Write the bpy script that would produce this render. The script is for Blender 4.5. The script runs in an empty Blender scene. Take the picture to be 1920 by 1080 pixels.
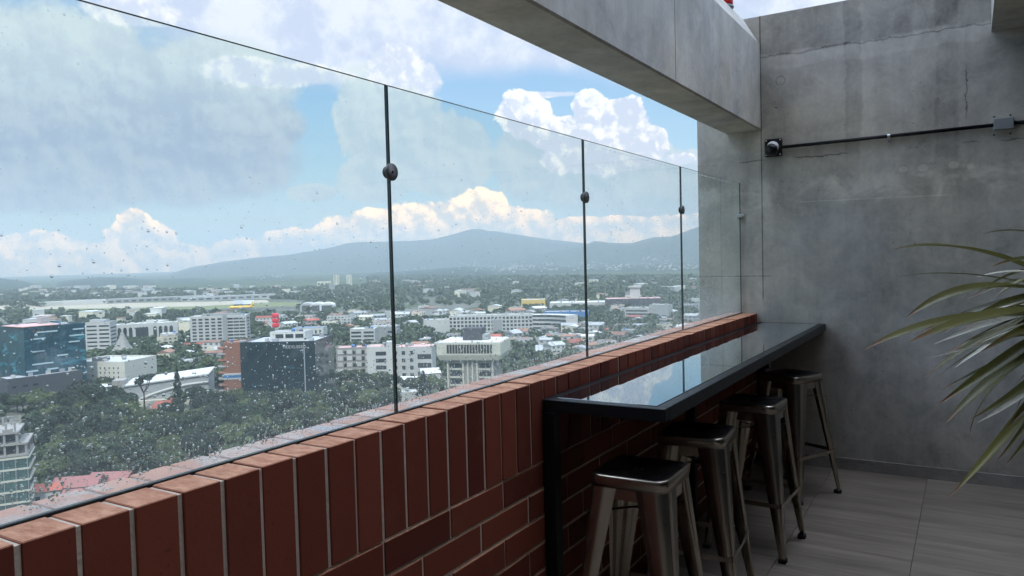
import bpy, math, random
import numpy as np
from mathutils import Vector, Matrix
random.seed(7); RNG = np.random.default_rng(11)
PI = math.pi
SC = bpy.context.scene
COL = SC.collection

# ------------------------------------------------------------------ camera
CAM_H = 1.58
FPX = 1410.0
CM = Matrix(((0.85424, 0.00102, -0.51987), (0.51927, 0.04660, 0.85334), (-0.02510, 0.99891, -0.03928)))
cd = bpy.data.cameras.new('camera'); cam = bpy.data.objects.new('camera', cd); COL.objects.link(cam)
rot = Matrix(((CM[0][0], CM[0][1], -CM[0][2]), (CM[1][0], CM[1][1], -CM[1][2]), (CM[2][0], CM[2][1], -CM[2][2])))
cam.matrix_world = Matrix.Translation((0, 0, CAM_H)) @ rot.to_4x4()
cd.sensor_width = 36; cd.lens = FPX / 1920 * 36; cd.clip_start = 0.05; cd.clip_end = 80000
SC.camera = cam
SC.render.resolution_x, SC.render.resolution_y = 1024, 576
SC.view_settings.view_transform = 'Standard'; SC.view_settings.look = 'None'
SC.view_settings.exposure = 0.22; SC.view_settings.gamma = 1.0
cy = SC.cycles
cy.use_denoising = True
cy.max_bounces = 8; cy.diffuse_bounces = 4; cy.glossy_bounces = 4; cy.transmission_bounces = 8
cy.transparent_max_bounces = 24; cy.volume_bounces = 0; cy.caustics_refractive = False; cy.caustics_reflective = False
cy.sample_clamp_indirect = 4.0

SUN_EL, SUN_AZ = 52.0, 148.0      # azimuth to the right of the parapet direction (+Y)

def pray(px, py):
    return CM @ Vector((px - 960, 540 - py, FPX))
def ground_at(px, py, z):
    """the point of the level z that stands in this bearing and depression"""
    d = pray(px, py); t = (z - CAM_H) / d.z
    return Vector((d.x * t, d.y * t, z)), t * FPX
def skyang(px, py):
    d = pray(px, py).normalized()
    return math.degrees(math.atan2(d.x, d.y)), math.degrees(math.asin(d.z))

# ------------------------------------------------------------------ node helper
class S:
    """a socket with arithmetic"""
    def __init__(s, g, k): s.g, s.k = g, k
    def _m(s, op, *o): return s.g.math(op, s, *o)
    def __add__(s, o): return s._m('ADD', o)
    __radd__ = __add__
    def __sub__(s, o): return s._m('SUBTRACT', o)
    def __rsub__(s, o): return s.g.math('SUBTRACT', o, s)
    def __mul__(s, o): return s._m('MULTIPLY', o)
    __rmul__ = __mul__
    def __truediv__(s, o): return s._m('DIVIDE', o)
    def abs(s): return s._m('ABSOLUTE')
    def max(s, o): return s._m('MAXIMUM', o)
    def min(s, o): return s._m('MINIMUM', o)
    def smax(s, o, k): return s._m('SMOOTH_MAX', o, k)
class G:
    def __init__(g, nt): g.nt = nt; g.N = nt.nodes; g.L = nt.links
    def put(g, inp, v):
        if isinstance(v, S): g.L.new(v.k, inp)
        elif isinstance(v, (tuple, list)) and len(v) == 3 and inp.type == 'RGBA': inp.default_value = (*v, 1)
        else: inp.default_value = v
    def node(g, t, ins={}, out=0, **kw):
        n = g.N.new(t)
        for k, v in kw.items(): setattr(n, k, v)
        for k, v in ins.items(): g.put(n.inputs[k], v)
        return S(g, n.outputs[out]) if len(n.outputs) else None
    def math(g, op, *a, clamp=False):
        n = g.N.new('ShaderNodeMath'); n.operation = op; n.use_clamp = clamp
        for i, v in enumerate(a): g.put(n.inputs[i], v)
        return S(g, n.outputs[0])
    def vmath(g, op, *a, out=0):
        n = g.N.new('ShaderNodeVectorMath'); n.operation = op
        for i, v in enumerate(a): g.put(n.inputs[i], v)
        return S(g, n.outputs[out])
    def scale(g, v, f):
        n = g.N.new('ShaderNodeVectorMath'); n.operation = 'SCALE'; g.put(n.inputs[0], v); g.put(n.inputs[3], f)
        return S(g, n.outputs[0])
    def xyz(g, x, y, z): return g.node('ShaderNodeCombineXYZ', {0: x, 1: y, 2: z})
    def sep(g, v):
        n = g.N.new('ShaderNodeSeparateXYZ'); g.put(n.inputs[0], v)
        return [S(g, o) for o in n.outputs]
    def mix(g, f, a, b):
        n = g.N.new('ShaderNodeMix'); n.data_type = 'RGBA'
        g.put(n.inputs[0], f); g.put(n.inputs[6], a); g.put(n.inputs[7], b)
        return S(g, n.outputs[2])
    def step(g, x, a, b):
        n = g.N.new('ShaderNodeMapRange'); n.interpolation_type = 'SMOOTHSTEP'; n.clamp = True
        g.put(n.inputs[0], x); g.put(n.inputs[1], a); g.put(n.inputs[2], b); n.inputs[3].default_value = 0; n.inputs[4].default_value = 1
        return S(g, n.outputs[0])
    def noise(g, v, scale, detail=4, rough=.55, dist=0, out=0):
        return g.node('ShaderNodeTexNoise', {'Vector': v, 'Scale': scale, 'Detail': detail, 'Roughness': rough, 'Distortion': dist}, out)
    def ramp(g, f, pts):
        n = g.N.new('ShaderNodeValToRGB'); g.put(n.inputs[0], f); e = n.color_ramp.elements
        while len(e) < len(pts): e.new(.5)
        for q, (p, c) in zip(e, pts): q.position = p; q.color = (*c, 1)
        return S(g, n.outputs[0])
def srgb(r, g_, b):
    f = lambda c: (c / 255 / 12.92) if c / 255 <= .04045 else ((c / 255 + .055) / 1.055) ** 2.4
    return (f(r), f(g_), f(b))

# ------------------------------------------------------------------ world: sky and clouds
W = bpy.data.worlds.new('World'); SC.world = W; W.use_nodes = True
W.cycles.sampling_method = 'MANUAL'; W.cycles.sample_map_resolution = 512
nt = W.node_tree; nt.nodes.clear(); g = G(nt)
sky = g.node('ShaderNodeTexSky', sky_type='NISHITA', sun_disc=False, sun_elevation=math.radians(SUN_EL), sun_rotation=math.radians(SUN_AZ), air_density=1.0, dust_density=1.5, altitude=1500)
dirv = g.node('ShaderNodeTexCoord', out=0)
dx, dy, dz = g.sep(dirv)
az = g.math('ARCTAN2', dx, dy) * (180 / PI)
el = g.math('ARCSINE', dz) * (180 / PI)
P = g.xyz(az, el, 0.0)
def K(c, k=10.0): return tuple(x * k for x in c)
n_big = g.noise(dirv, 5.0, 7, .58)
n_mid = g.noise(dirv, 17.0, 8, .62)
n_off = g.noise(g.vmath('ADD', dirv, (0.010, 0.004, 0.012)), 17.0, 8, .62)
n_fine = g.noise(dirv, 42.0, 6, .6)
wv = g.vmath('ADD', P, g.scale(g.vmath('SUBTRACT', g.noise(dirv, 30.0, 3, .6, out=1), (.5, .5, .5)), 1.3))
def billow(v): return 1.0 - g.node('ShaderNodeTexVoronoi', {'Vector': v, 'Scale': .48, 'Detail': 3.0, 'Roughness': .55, 'Lacunarity': 2.1}, voronoi_dimensions='2D', feature='F1', normalize=True) * 1.6
b_0 = billow(wv); b_1 = billow(g.vmath('ADD', wv, (.38, .50, 0)))
bil = b_0 - .5; rel = (b_0 - b_1)
def blobs(lst, k=.25):
    acc = None
    for cx, cy_, rx, ry in lst:
        a0, e0 = skyang(cx, cy_); a1, _ = skyang(cx - rx, cy_); a2, _ = skyang(cx + rx, cy_)
        _, e1 = skyang(cx, cy_ - ry); _, e2 = skyang(cx, cy_ + ry)
        v = g.vmath('MULTIPLY', g.vmath('SUBTRACT', P, (a0, e0, 0)), (2 / (a2 - a1), 2 / (e1 - e2), 0))
        d = 1.0 - g.vmath('LENGTH', v, out=1)
        acc = d if acc is None else acc.smax(d, k)
    return acc
nb, nm, nf = n_big - .5, n_mid - .5, n_fine - .5
# clear air: the sky texture, paler towards the horizon


blue = g.scale(g.ramp(el / 45.0, [(0, srgb(205, 222, 224)), (.14, srgb(150, 202, 224)), (.32, srgb(124, 180, 226)), (1, srgb(110, 165, 225))]), 10.0)
c = g.mix(.78, sky, blue)
# high veil
veil = g.step(blobs([(600, 40, 420, 150), (1000, 60, 360, 110), (1250, 60, 300, 120), (300, -100, 700, 170), (1500, -60, 500, 220)]) + nb * .9, 0.0, .42)
far = g.step(el + nb * 20.0, 24.0, 36.0)
veil = veil.max(far * .85)
vcol = g.mix(g.step(n_mid + nb * .8, .4, .66), K(srgb(196, 205, 226)), K(srgb(232, 235, 243)))
c = g.mix(veil * .93, c, vcol)
# grey clouds with flat dark bases
gm = g.step(blobs([(130, 180, 330, 200), (340, 290, 260, 110), (60, 330, 260, 80), (400, 150, 190, 90), (500, 235, 90, 60), (-350, 200, 400, 240)], .3) + nb * .45 + nm * .35 + bil * .18, 0.0, .26)
gm2 = g.step(blobs([(730, 220, 110, 120), (830, 290, 110, 85), (700, 340, 70, 45), (1020, 300, 110, 90), (1150, 330, 190, 70), (1300, 370, 200, 60), (585, 362, 50, 18)], .3) + nb * .3 + nm * .35 + bil * .3, 0.02, .12)
bot = g.step(el + nb * 5.0, 7.5, 15.5)
lump = g.step((n_mid - n_off) * 1.2 + rel * .7 + nb * 1.1 + nm * .5 + .5, .2, .8)
gcol = g.mix(bot * .75 + lump * .35, K(srgb(136, 154, 184)), K(srgb(208, 219, 220)))
c = g.mix(gm, c, gcol)
gcol2 = g.mix(bot * .55 + lump * .55, K(srgb(168, 190, 206)), K(srgb(214, 224, 224)))
c = g.mix(gm2, c, gcol2)
# sunlit cumulus
cu = blobs([(985, 215, 55, 52), (1060, 255, 70, 42), (1105, 200, 38, 36), (1160, 225, 62, 48), (1190, 275, 68, 50), (1225, 262, 30, 30), (1275, 298, 30, 12), (1120, 290, 130, 42)], .25)
cu2 = blobs([(520, 140, 150, 30), (450, 125, 75, 22), (740, 125, 62, 50), (800, 150, 34, 38), (1020, 178, 80, 9), (260, 25, 120, 30)], .25)
cum = g.step(cu + nm * .45 + bil * .42 + nf * .25, .02, .11)
cum2 = g.step(cu2 + nm * 1.1 + bil * .3 + nf * .5, .02, .32)
lit = g.step(rel * 1.5 + (n_mid - n_off) * 1.2 + nf * .5 + bil * .3 + .52 - cu * .30 + (el - 11.5) * .05, .12, .72)
ccol = g.mix(lit, K(srgb(200, 208, 227)), K((1.0, .985, .95)))
lit2 = g.step(rel * 1.1 + (n_mid - n_off) * 1.6 + nf * .7 + .5 - cu2 * .3, .15, .8)
ccol2 = g.mix(lit2, K(srgb(206, 213, 230)), K(srgb(250, 248, 242)))
c = g.mix(cum2 * .92, c, ccol2)
c = g.mix(cum, c, ccol)
# bank of cumulus along the horizon
bk = blobs([(250, 420, 38, 32), (262, 450, 75, 40), (60, 470, 120, 40), (170, 480, 120, 30), (330, 485, 80, 32), (20, 500, 260, 40), (470, 475, 80, 28), (560, 455, 80, 30), (640, 435, 55, 34), (700, 425, 55, 38), (800, 415, 90, 42), (900, 395, 60, 45), (950, 420, 110, 38), (1130, 425, 180, 22), (1320, 420, 160, 22), (640, 480, 300, 42), (200, 520, 420, 36), (1000, 450, 300, 40), (-250, 480, 300, 60)], .22)
bm = g.step(bk + nm * .5 + bil * .45 + nf * .3, .02, .15)
blit = g.step(rel * 1.1 + (n_mid - n_off) * 1.0 + nf * .4 + bil * .3 + .60 - bk * .42, .05, .85)
bcol = g.mix(blit, K((.95, .80, .68)), K((2.7, 1.75, .9)))
c = g.mix(bm * .95, c, bcol)
c = g.scale(c, g.step(el + nb * 12.0, 30.0, 58.0) * 4.0 + 1.0)
c = g.vmath('MULTIPLY', c, g.ramp(el / 12.0, [(0, (1.2, .98, .72)), (.3, (1.12, .99, .86)), (1, (1, 1, 1))]))
hz = g.step(el, 3.2, -.5)
c = g.mix(hz * .3, c, K(srgb(205, 216, 220)))
g.node('ShaderNodeOutputWorld', {0: g.node('ShaderNodeBackground', {0: c, 1: 0.10})})

# ------------------------------------------------------------------ sun
sd = bpy.data.lights.new('sun', 'SUN'); sun = bpy.data.objects.new('sun', sd); COL.objects.link(sun)
sd.energy = 3.0; sd.angle = math.radians(.6); sd.color = (1.0, .95, .87)
sv = Vector((math.sin(math.radians(SUN_AZ)) * math.cos(math.radians(SUN_EL)), math.cos(math.radians(SUN_AZ)) * math.cos(math.radians(SUN_EL)), math.sin(math.radians(SUN_EL))))
sun.rotation_euler = sv.to_track_quat('Z', 'Y').to_euler()

# ------------------------------------------------------------------ object helpers
def tag(o, label=None, cat=None, group=None, kind=None):
    if label: o['label'] = label
    if cat: o['category'] = cat
    if group: o['group'] = group
    if kind: o['kind'] = kind
    return o
def thing(name, label, cat, loc=(0, 0, 0), rz=0.0, group=None):
    o = bpy.data.objects.new(name, None); COL.objects.link(o); o.empty_display_size = .2
    o.location = loc; o.rotation_euler = (0, 0, rz)
    return tag(o, label, cat, group)
class MB:
    def __init__(s): s.v = []; s.f = []; s.m = []; s.sm = []
    def add(s, v, f, m=0, smooth=False, M=None):
        b = len(s.v)
        s.v += [tuple(M @ Vector(p)) if M is not None else tuple(p) for p in v]
        s.f += [tuple(b + i for i in q) for q in f]; s.m += [m] * len(f); s.sm += [smooth] * len(f)
        return s
    def box(s, x0, y0, z0, x1, y1, z1, m=0, M=None):
        return s.add([(x0, y0, z0), (x1, y0, z0), (x1, y1, z0), (x0, y1, z0), (x0, y0, z1), (x1, y0, z1), (x1, y1, z1), (x0, y1, z1)],
                     [(0, 3, 2, 1), (4, 5, 6, 7), (0, 1, 5, 4), (1, 2, 6, 5), (2, 3, 7, 6), (3, 0, 4, 7)], m, False, M)
    def bbox(s, x0, y0, z0, x1, y1, z1, b, m=0, M=None):
        """box with chamfered edges"""
        c = [(x0, y0, z0), (x1, y0, z0), (x1, y1, z0), (x0, y1, z0), (x0, y0, z1), (x1, y0, z1), (x1, y1, z1), (x0, y1, z1)]
        cx, cy_, cz = (x0 + x1) / 2, (y0 + y1) / 2, (z0 + z1) / 2
        v = []
        for p in c:
            sx, sy, sz = (1 if p[0] < cx else -1), (1 if p[1] < cy_ else -1), (1 if p[2] < cz else -1)
            v += [(p[0], p[1] + sy * b, p[2] + sz * b), (p[0] + sx * b, p[1], p[2] + sz * b), (p[0] + sx * b, p[1] + sy * b, p[2])]
        X = lambda i: 3 * i; Y = lambda i: 3 * i + 1; Z = lambda i: 3 * i + 2
        f = [(Z(0), Z(3), Z(2), Z(1)), (Z(4), Z(5), Z(6), Z(7)), (Y(0), Y(1), Y(5), Y(4)), (X(1), X(2), X(6), X(5)), (Y(2), Y(3), Y(7), Y(6)), (X(3), X(0), X(4), X(7))]
        f += [(Z(0), Z(1), Y(1), Y(0)), (Z(1), Z(2), X(2), X(1)), (Z(2), Z(3), Y(3), Y(2)), (Z(3), Z(0), X(0), X(3)),
              (Y(4), Y(5), Z(5), Z(4)), (X(5), X(6), Z(6), Z(5)), (Y(6), Y(7), Z(7), Z(6)), (X(7), X(4), Z(4), Z(7)),
              (X(0), Y(0), Y(4), X(4)), (Y(1), X(1), X(5), Y(5)), (X(2), Y(2), Y(6), X(6)), (Y(3), X(3), X(7), Y(7))]
        f += [(X(0), Z(0), Y(0)), (X(1), Y(1), Z(1)), (X(2), Z(2), Y(2)), (X(3), Y(3), Z(3)), (X(4), Y(4), Z(4)), (X(5), Z(5), Y(5)), (X(6), Y(6), Z(6)), (X(7), Z(7), Y(7))]
        return s.add(v, f, m, False, M)
    def tube(s, pts, r, seg=8, m=0, caps=True, M=None):
        rs = r if isinstance(r, (list, tuple)) else [r] * len(pts)
        P_ = [Vector(p) for p in pts]; v = []; f = []
        ref = None
        for i, p in enumerate(P_):
            t = (P_[min(i + 1, len(P_) - 1)] - P_[max(i - 1, 0)]).normalized()
            if ref is None: ref = t.orthogonal().normalized()
            ref = (ref - t * ref.dot(t)).normalized(); q = t.cross(ref)
            for k in range(seg):
                a = 2 * PI * k / seg
                v.append(p + (ref * math.cos(a) + q * math.sin(a)) * rs[i])
        for i in range(len(P_) - 1):
            for k in range(seg):
                a, b = i * seg + k, i * seg + (k + 1) % seg
                f.append((a, b, b + seg, a + seg))
        if caps: f += [tuple(range(seg))[::-1], tuple(range(len(v) - seg, len(v)))]
        return s.add(v, f, m, True, M)
    def lathe(s, prof, seg=16, m=0, M=None, smooth=True):
        v = []; f = []
        for r_, z_ in prof:
            for k in range(seg): v.append((r_ * math.cos(2 * PI * k / seg), r_ * math.sin(2 * PI * k / seg), z_))
        for i in range(len(prof) - 1):
            for k in range(seg):
                a, b = i * seg + k, i * seg + (k + 1) % seg
                f.append((a, b, b + seg, a + seg))
        f += [tuple(range(seg))[::-1], tuple(range(len(v) - seg, len(v)))]
        return s.add(v, f, m, smooth, M)
    def prism(s, poly, z0, z1, m=0, M=None):
        n_ = len(poly)
        return s.add([(x, y, z0) for x, y in poly] + [(x, y, z1) for x, y in poly],
                     [tuple(range(n_))[::-1], tuple(range(n_, 2 * n_))] + [(i, (i + 1) % n_, n_ + (i + 1) % n_, n_ + i) for i in range(n_)], m, False, M)
    def mesh(s, name, mats):
        me = bpy.data.meshes.new(name); me.from_pydata(s.v, [], s.f)
        mats = mats if isinstance(mats, (list, tuple)) else [mats]
        for q in mats: me.materials.append(q)
        me.polygons.foreach_set('material_index', s.m); me.polygons.foreach_set('use_smooth', s.sm)
        me.update(); return me
    def build(s, name, mats, parent=None):
        o = bpy.data.objects.new(name, s.mesh(name, mats)); COL.objects.link(o); o.parent = parent
        return o
def obj(name, me, parent=None, loc=None, rz=0.0):
    o = bpy.data.objects.new(name, me); COL.objects.link(o); o.parent = parent
    if loc is not None: o.location = loc
    if rz: o.rotation_euler = (0, 0, rz)
    return o
KIDS = {}
def copy_thing(root, loc, rz, label=None, group=None, scale=None):
    c_ = root.copy(); COL.objects.link(c_); c_.location = loc; c_.rotation_euler = (0, 0, rz)
    if label: c_['label'] = label
    if group: c_['group'] = group
    if scale: c_.scale = scale
    for ch in KIDS.setdefault(root.name, list(root.children)):
        d = ch.copy(); COL.objects.link(d); d.parent = c_
        for q in KIDS.setdefault(ch.name, list(ch.children)):
            e = q.copy(); COL.objects.link(e); e.parent = d
    return c_

# ------------------------------------------------------------------ materials
def newmat(name):
    m = bpy.data.materials.new(name); m.use_nodes = True; m.node_tree.nodes.clear(); return m, G(m.node_tree)
def finish(g, bsdf): g.node('ShaderNodeOutputMaterial', {0: bsdf})
def bump(g, h, strength=.3, dist=.01):
    return g.node('ShaderNodeBump', {'Height': h, 'Strength': strength, 'Distance': dist})
def pm(name, col, rough=.75, var=.18, scale=4.0, metal=0.0, spec=.4, island=0.0, bmp=0.0, obj_var=0.0):
    m, g = newmat(name)
    co = g.node('ShaderNodeTexCoord', out=3)
    f = (g.noise(co, scale, 5, .6) - .5) * (2 * var) + 1.0
    if island: f = f * ((g.node('ShaderNodeNewGeometry', out=8) - .5) * (2 * island) + 1.0)
    if obj_var: f = f * ((g.node('ShaderNodeObjectInfo', out=5) - .5) * (2 * obj_var) + 1.0)
    cc = g.scale(col, f)
    ins = {'Base Color': cc, 'Roughness': g.noise(co, scale * 2.3, 3) * .2 + (rough - .1), 'Metallic': metal, 'Specular IOR Level': spec}
    if bmp: ins['Normal'] = bump(g, g.noise(co, scale * 4, 4), bmp)
    finish(g, g.node('ShaderNodeBsdfPrincipled', ins)); return m
M = {}
M['black_steel'] = pm('black steel', (.006, .0065, .008), .42, .15, 20, 0.0, .28)
M['rubber'] = pm('rubber', (.015, .015, .016), .8)
M['white_plastic'] = pm('white plastic', (.75, .75, .74), .35, .04)
M['black_plastic'] = pm('black plastic', (.01, .01, .012), .3, .1)
M['zinc'] = pm('zinc', (.55, .56, .57), .35, .12, 30, .9)
M['grey_paint'] = pm('grey paint', (.27, .29, .31), .45, .12, 20)
M['red_lens'] = pm('red lens', (.62, .012, .02), .2, .1)
M['white_wall'] = pm('white render', (.45, .45, .43), .8, .16, .25, obj_var=.12)
M['cream_wall'] = pm('cream render', (.60, .56, .44), .8, .14, .25, obj_var=.1)
M['ivory_wall'] = pm('ivory render', (.55, .535, .47), .8, .12, .25)
M['grey_wall'] = pm('grey render', (.30, .31, .31), .8, .16, .25, obj_var=.2)
M['bright_roof'] = pm('bright sheet roof', (.48, .49, .48), .6, .2, .4, obj_var=.25)
M['grey_roof'] = pm('weathered sheet roof', (.30, .31, .32), .65, .25, .4, obj_var=.25)
M['red_roof'] = pm('red tiled roof', (.30, .085, .06), .8, .25, .6, obj_var=.2)
M['rust_roof'] = pm('rusty sheet roof', (.24, .13, .09), .8, .3, .5, obj_var=.2)
M['pink_roof'] = pm('pink roof', (.55, .33, .31), .75, .15, .5)
M['blue_roof'] = pm('blue sheet roof', (.06, .17, .38), .5, .2, .5)
M['yellow_wall'] = pm('yellow render', (.62, .43, .13), .7, .15, .3)
M['brick_far'] = pm('far brick', (.24, .11, .075), .85, .18, .4)
M['dark_window'] = pm('dark window', (.025, .032, .036), .22, .3, 1.2, 0, .6, obj_var=.5)
M['green_window'] = pm('green window', (.03, .08, .08), .18, .35, .3, 0, .7, obj_var=.45)
M['raw_concrete'] = pm('raw concrete', (.26, .25, .235), .85, .22, .5)
M['warm_concrete'] = pm('pale warm concrete', (.46, .45, .38), .85, .15, .3)
M['charcoal'] = pm('charcoal cladding', (.06, .062, .07), .6, .15, .3)
M['asphalt'] = pm('asphalt', (.06, .06, .062), .85, .2, .05)
M['apron'] = pm('apron concrete', (.34, .30, .23), .8, .18, .01)
M['plane_yellow'] = pm('yellow plane paint', (.75, .45, .02), .35, .05)
M['billboard_red'] = pm('red billboard', (.62, .03, .05), .5, .1)
M['letter_white'] = pm('white lettering', (.8, .8, .78), .5, .05)
M['bark'] = pm('bark', (.09, .07, .05), .9, .3, 3)

def glass_facade(name, col, panel, lift=0.0):
    m, g = newmat(name)
    co = g.node('ShaderNodeTexCoord', out=3)
    x, y, z = g.sep(co)
    br = g.node('ShaderNodeTexBrick', {'Vector': g.xyz(x + y, z, 0.0), 'Scale': 1.0, 'Color1': (1, 1, 1), 'Color2': (.75, .75, .75), 'Mortar': (.35, .35, .35), 'Mortar Size': .06, 'Brick Width': panel[0], 'Row Height': panel[1]}, offset=0.0)
    cc = g.vmath('MULTIPLY', br, col)
    wob = g.vmath('ADD', g.node('ShaderNodeNewGeometry', out=1), g.scale(g.vmath('SUBTRACT', g.noise(co, .12, 3, out=1), (.5, .5, .5)), .25))
    finish(g, g.node('ShaderNodeBsdfPrincipled', {'Base Color': cc, 'Roughness': .12, 'Specular IOR Level': .8, 'Normal': wob}))
    return m
def paint_reflections(m, col, lo, hi):  # noise patches paint bright sky reflections into the glass colour
    g = G(m.node_tree); p = next(q for q in g.N if q.type == 'BSDF_PRINCIPLED'); cur = p.inputs['Base Color'].links[0].from_socket
    co = g.node('ShaderNodeTexCoord', out=3); x, y, z = g.sep(co)
    k = g.step(g.noise(g.xyz(x * .06, y * .06, z * .16), 1.0, 6, .7), lo, hi)
    g.put(p.inputs['Base Color'], g.mix(k, S(g, cur), col)); return m
M['teal_glass'] = glass_facade('dark teal curtain wall', (.009, .024, .034), (1.6, 3.4))
M['blue_glass'] = glass_facade('blue curtain wall', (.016, .07, .10), (1.8, 3.6))
paint_reflections(M['teal_glass'], (.04, .11, .135), .58, .70); paint_reflections(M['blue_glass'], (.06, .24, .30), .53, .66)
M['green_glass'] = glass_facade('green curtain wall', (.06, .12, .115), (2.0, 3.3))

# concrete of the terrace
def concrete(name, base, wall=False, k=1.0):
    m, g = newmat(name)
    co = g.node('ShaderNodeNewGeometry', out=0)
    x, y, z = g.sep(co)
    big = g.noise(co, .9, 6, .6, .4); med = g.noise(co, 4.0, 7, .65, .6); fine = g.noise(co, 38, 5, .7)
    streak = g.noise(g.xyz(x * 7.0, y * 7.0, z * .7), 1.0, 6, .65)
    pit = g.step(g.noise(co, 55, 2, .5), .70, .76)
    pitz = g.step(g.noise(co, 2.2, 3), .52, .62)
    v = (big - .5) * .8 + (med - .5) * .85 + (streak - .5) * .5 + (fine - .5) * .3
    tint = g.noise(co, 1.3, 4)
    if wall:
        wx = x + (g.noise(co, 5, 5, .7) - .5) * .12; wz = z + (g.noise(g.vmath('ADD', co, (3, 1, 7)), 4, 5, .7) - .5) * .14
        band = lambda c_, w, s_, q: 1.0 - g.step((q - c_).abs(), w, w + s_)
        v = v + band(-.70, .045, .015, wx) * g.step(z, 2.2, 2.3) * -.16
        v = v + band(-.13, .055, .02, wx) * g.step(z, 2.1, 2.2) * -.12
        v = v + g.step(wz, 3.02, 3.05) * -.17                       # rough band at the top
        v = v + band(2.98, .05, .02, wz) * .10
        v = v + band(2.20, .09, .05, wz) * -.10
        v = v + band(2.02, .07, .05, wz) * g.step(med, .42, .55) * .14
        v = v + band(2.265, .003, .004, z + (g.noise(co, 3, 6, .75) - .5) * .09) * g.step(g.noise(co, 2.6, 2), .45, .55) * -.4
        v = v + band(3.03, .004, .004, z + (g.noise(co, 4, 6, .75) - .5) * .10) * -.3
        v = v + band(-.02, .002, .003, x + (g.noise(co, 5, 6, .75) - .5) * .10) * g.step(z, 2.4, 2.5) * g.step(z, 2.8, 2.7) * -.4
        v = v + band(-1.333, .003, .003, x) * g.step(z, 1.2, 1.24) * -.5
        v = v + band(1.40, .002, .003, z) * g.step(x, -1.25, -1.3) * -.35
        v = v + band(1.93, .002, .003, z + (x * .01)) * g.step((x + .6).abs(), .5, .45) * .2
        v = v + g.step(x, -1.33, -1.34) * .06
        for cx_, cz_, r_, a_ in ((-.39, 2.12, .028, .5), (-.27, 2.12, .036, .5), (-.09, 2.13, .034, .45), (.0, 2.11, .024, .4)):
            dd = g.vmath('LENGTH', g.vmath('MULTIPLY', g.vmath('SUBTRACT', g.xyz(wx * .2 + x * .8, 0.0, wz * .2 + z * .8), (cx_, 0, cz_)), (1, 1, 1.3)), out=1)
            v = v + (1.0 - g.step(dd, r_ * .8, r_)) * a_ * .45
        dd = g.vmath('LENGTH', g.vmath('SUBTRACT', g.xyz(x, 0.0, z), (-1.19, 0, 2.84)), out=1)
        v = v + (1.0 - g.step((dd - .032).abs(), .001, .004)) * -.35
        v = v + g.step(z, .75, .35) * -.12
    v = v - pit * pitz * .5
    val = (v * k + 1.0).max(.25)
    cc = g.mix(g.step(tint, .35, .65), base, (base[0] * 1.04, base[1] * 1.0, base[2] * .92))
    sc_ = g.scale(cc, val)
    nrm = bump(g, (fine * .5 + med * .5) - pit * pitz * 1.5, .35, .006)
    finish(g, g.node('ShaderNodeBsdfPrincipled', {'Base Color': sc_, 'Roughness': .72, 'Specular IOR Level': .3, 'Normal': nrm}))
    return m
M['wall_concrete'] = concrete('cast concrete wall', (.50, .485, .445), True, 1.3)
M['beam_concrete'] = concrete('cast concrete beam', (.52, .51, .48), False, 1.15)

def brick_mat():
    m, g = newmat('fired brick')
    co = g.node('ShaderNodeNewGeometry', out=0); rnd = g.node('ShaderNodeNewGeometry', out=8)
    cc = g.mix(rnd, (.125, .028, .017), (.260, .064, .035))
    cc = g.mix(g.step(g.noise(g.vmath('MULTIPLY', co, (1, 1, 1)), 9, 5, .65), .5, .8) * .4, cc, (.25, .085, .055))
    cc = g.mix(g.step(g.noise(co, 60, 3, .6), .62, .75) * .5, cc, (.12, .035, .03))
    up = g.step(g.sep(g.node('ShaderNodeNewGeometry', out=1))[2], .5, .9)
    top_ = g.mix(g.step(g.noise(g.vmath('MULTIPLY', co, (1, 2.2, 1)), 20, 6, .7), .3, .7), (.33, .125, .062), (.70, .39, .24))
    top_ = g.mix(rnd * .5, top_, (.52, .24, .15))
    cc = g.mix(up, cc, top_)          # light from above painted in: paler colour on upward faces
    nrm = bump(g, g.noise(co, 90, 4, .7), .25, .003)
    finish(g, g.node('ShaderNodeBsdfPrincipled', {'Base Color': cc, 'Roughness': .7, 'Specular IOR Level': .2, 'Normal': nrm})); return m
def wet_brick_mat():
    m, g = newmat('rain wet brick')
    co = g.node('ShaderNodeNewGeometry', out=0); rnd = g.node('ShaderNodeNewGeometry', out=8)
    cc = g.mix(rnd, (.48, .22, .14), (.62, .32, .22))
    wet = g.step(g.noise(co, 6.0, 3, .5, .3), .46, .60)
    cc = g.mix(wet * .4, cc, (.42, .30, .27))
    rough = .55 - wet * .47
    nrm = bump(g, g.noise(co, 40, 3, .6) * (1.05 - wet), .08, .002)
    finish(g, g.node('ShaderNodeBsdfPrincipled', {'Base Color': cc, 'Roughness': rough, 'Specular IOR Level': .6, 'Normal': nrm, 'Coat Weight': wet, 'Coat Roughness': .05})); return m
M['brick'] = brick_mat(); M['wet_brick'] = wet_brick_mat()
M['mortar'] = pm('mortar', (.60, .50, .39), .9, .2, 25, bmp=.4)
M['wet_mortar'] = pm('wet mortar', (.42, .38, .34), .4, .2, 25)

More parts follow.
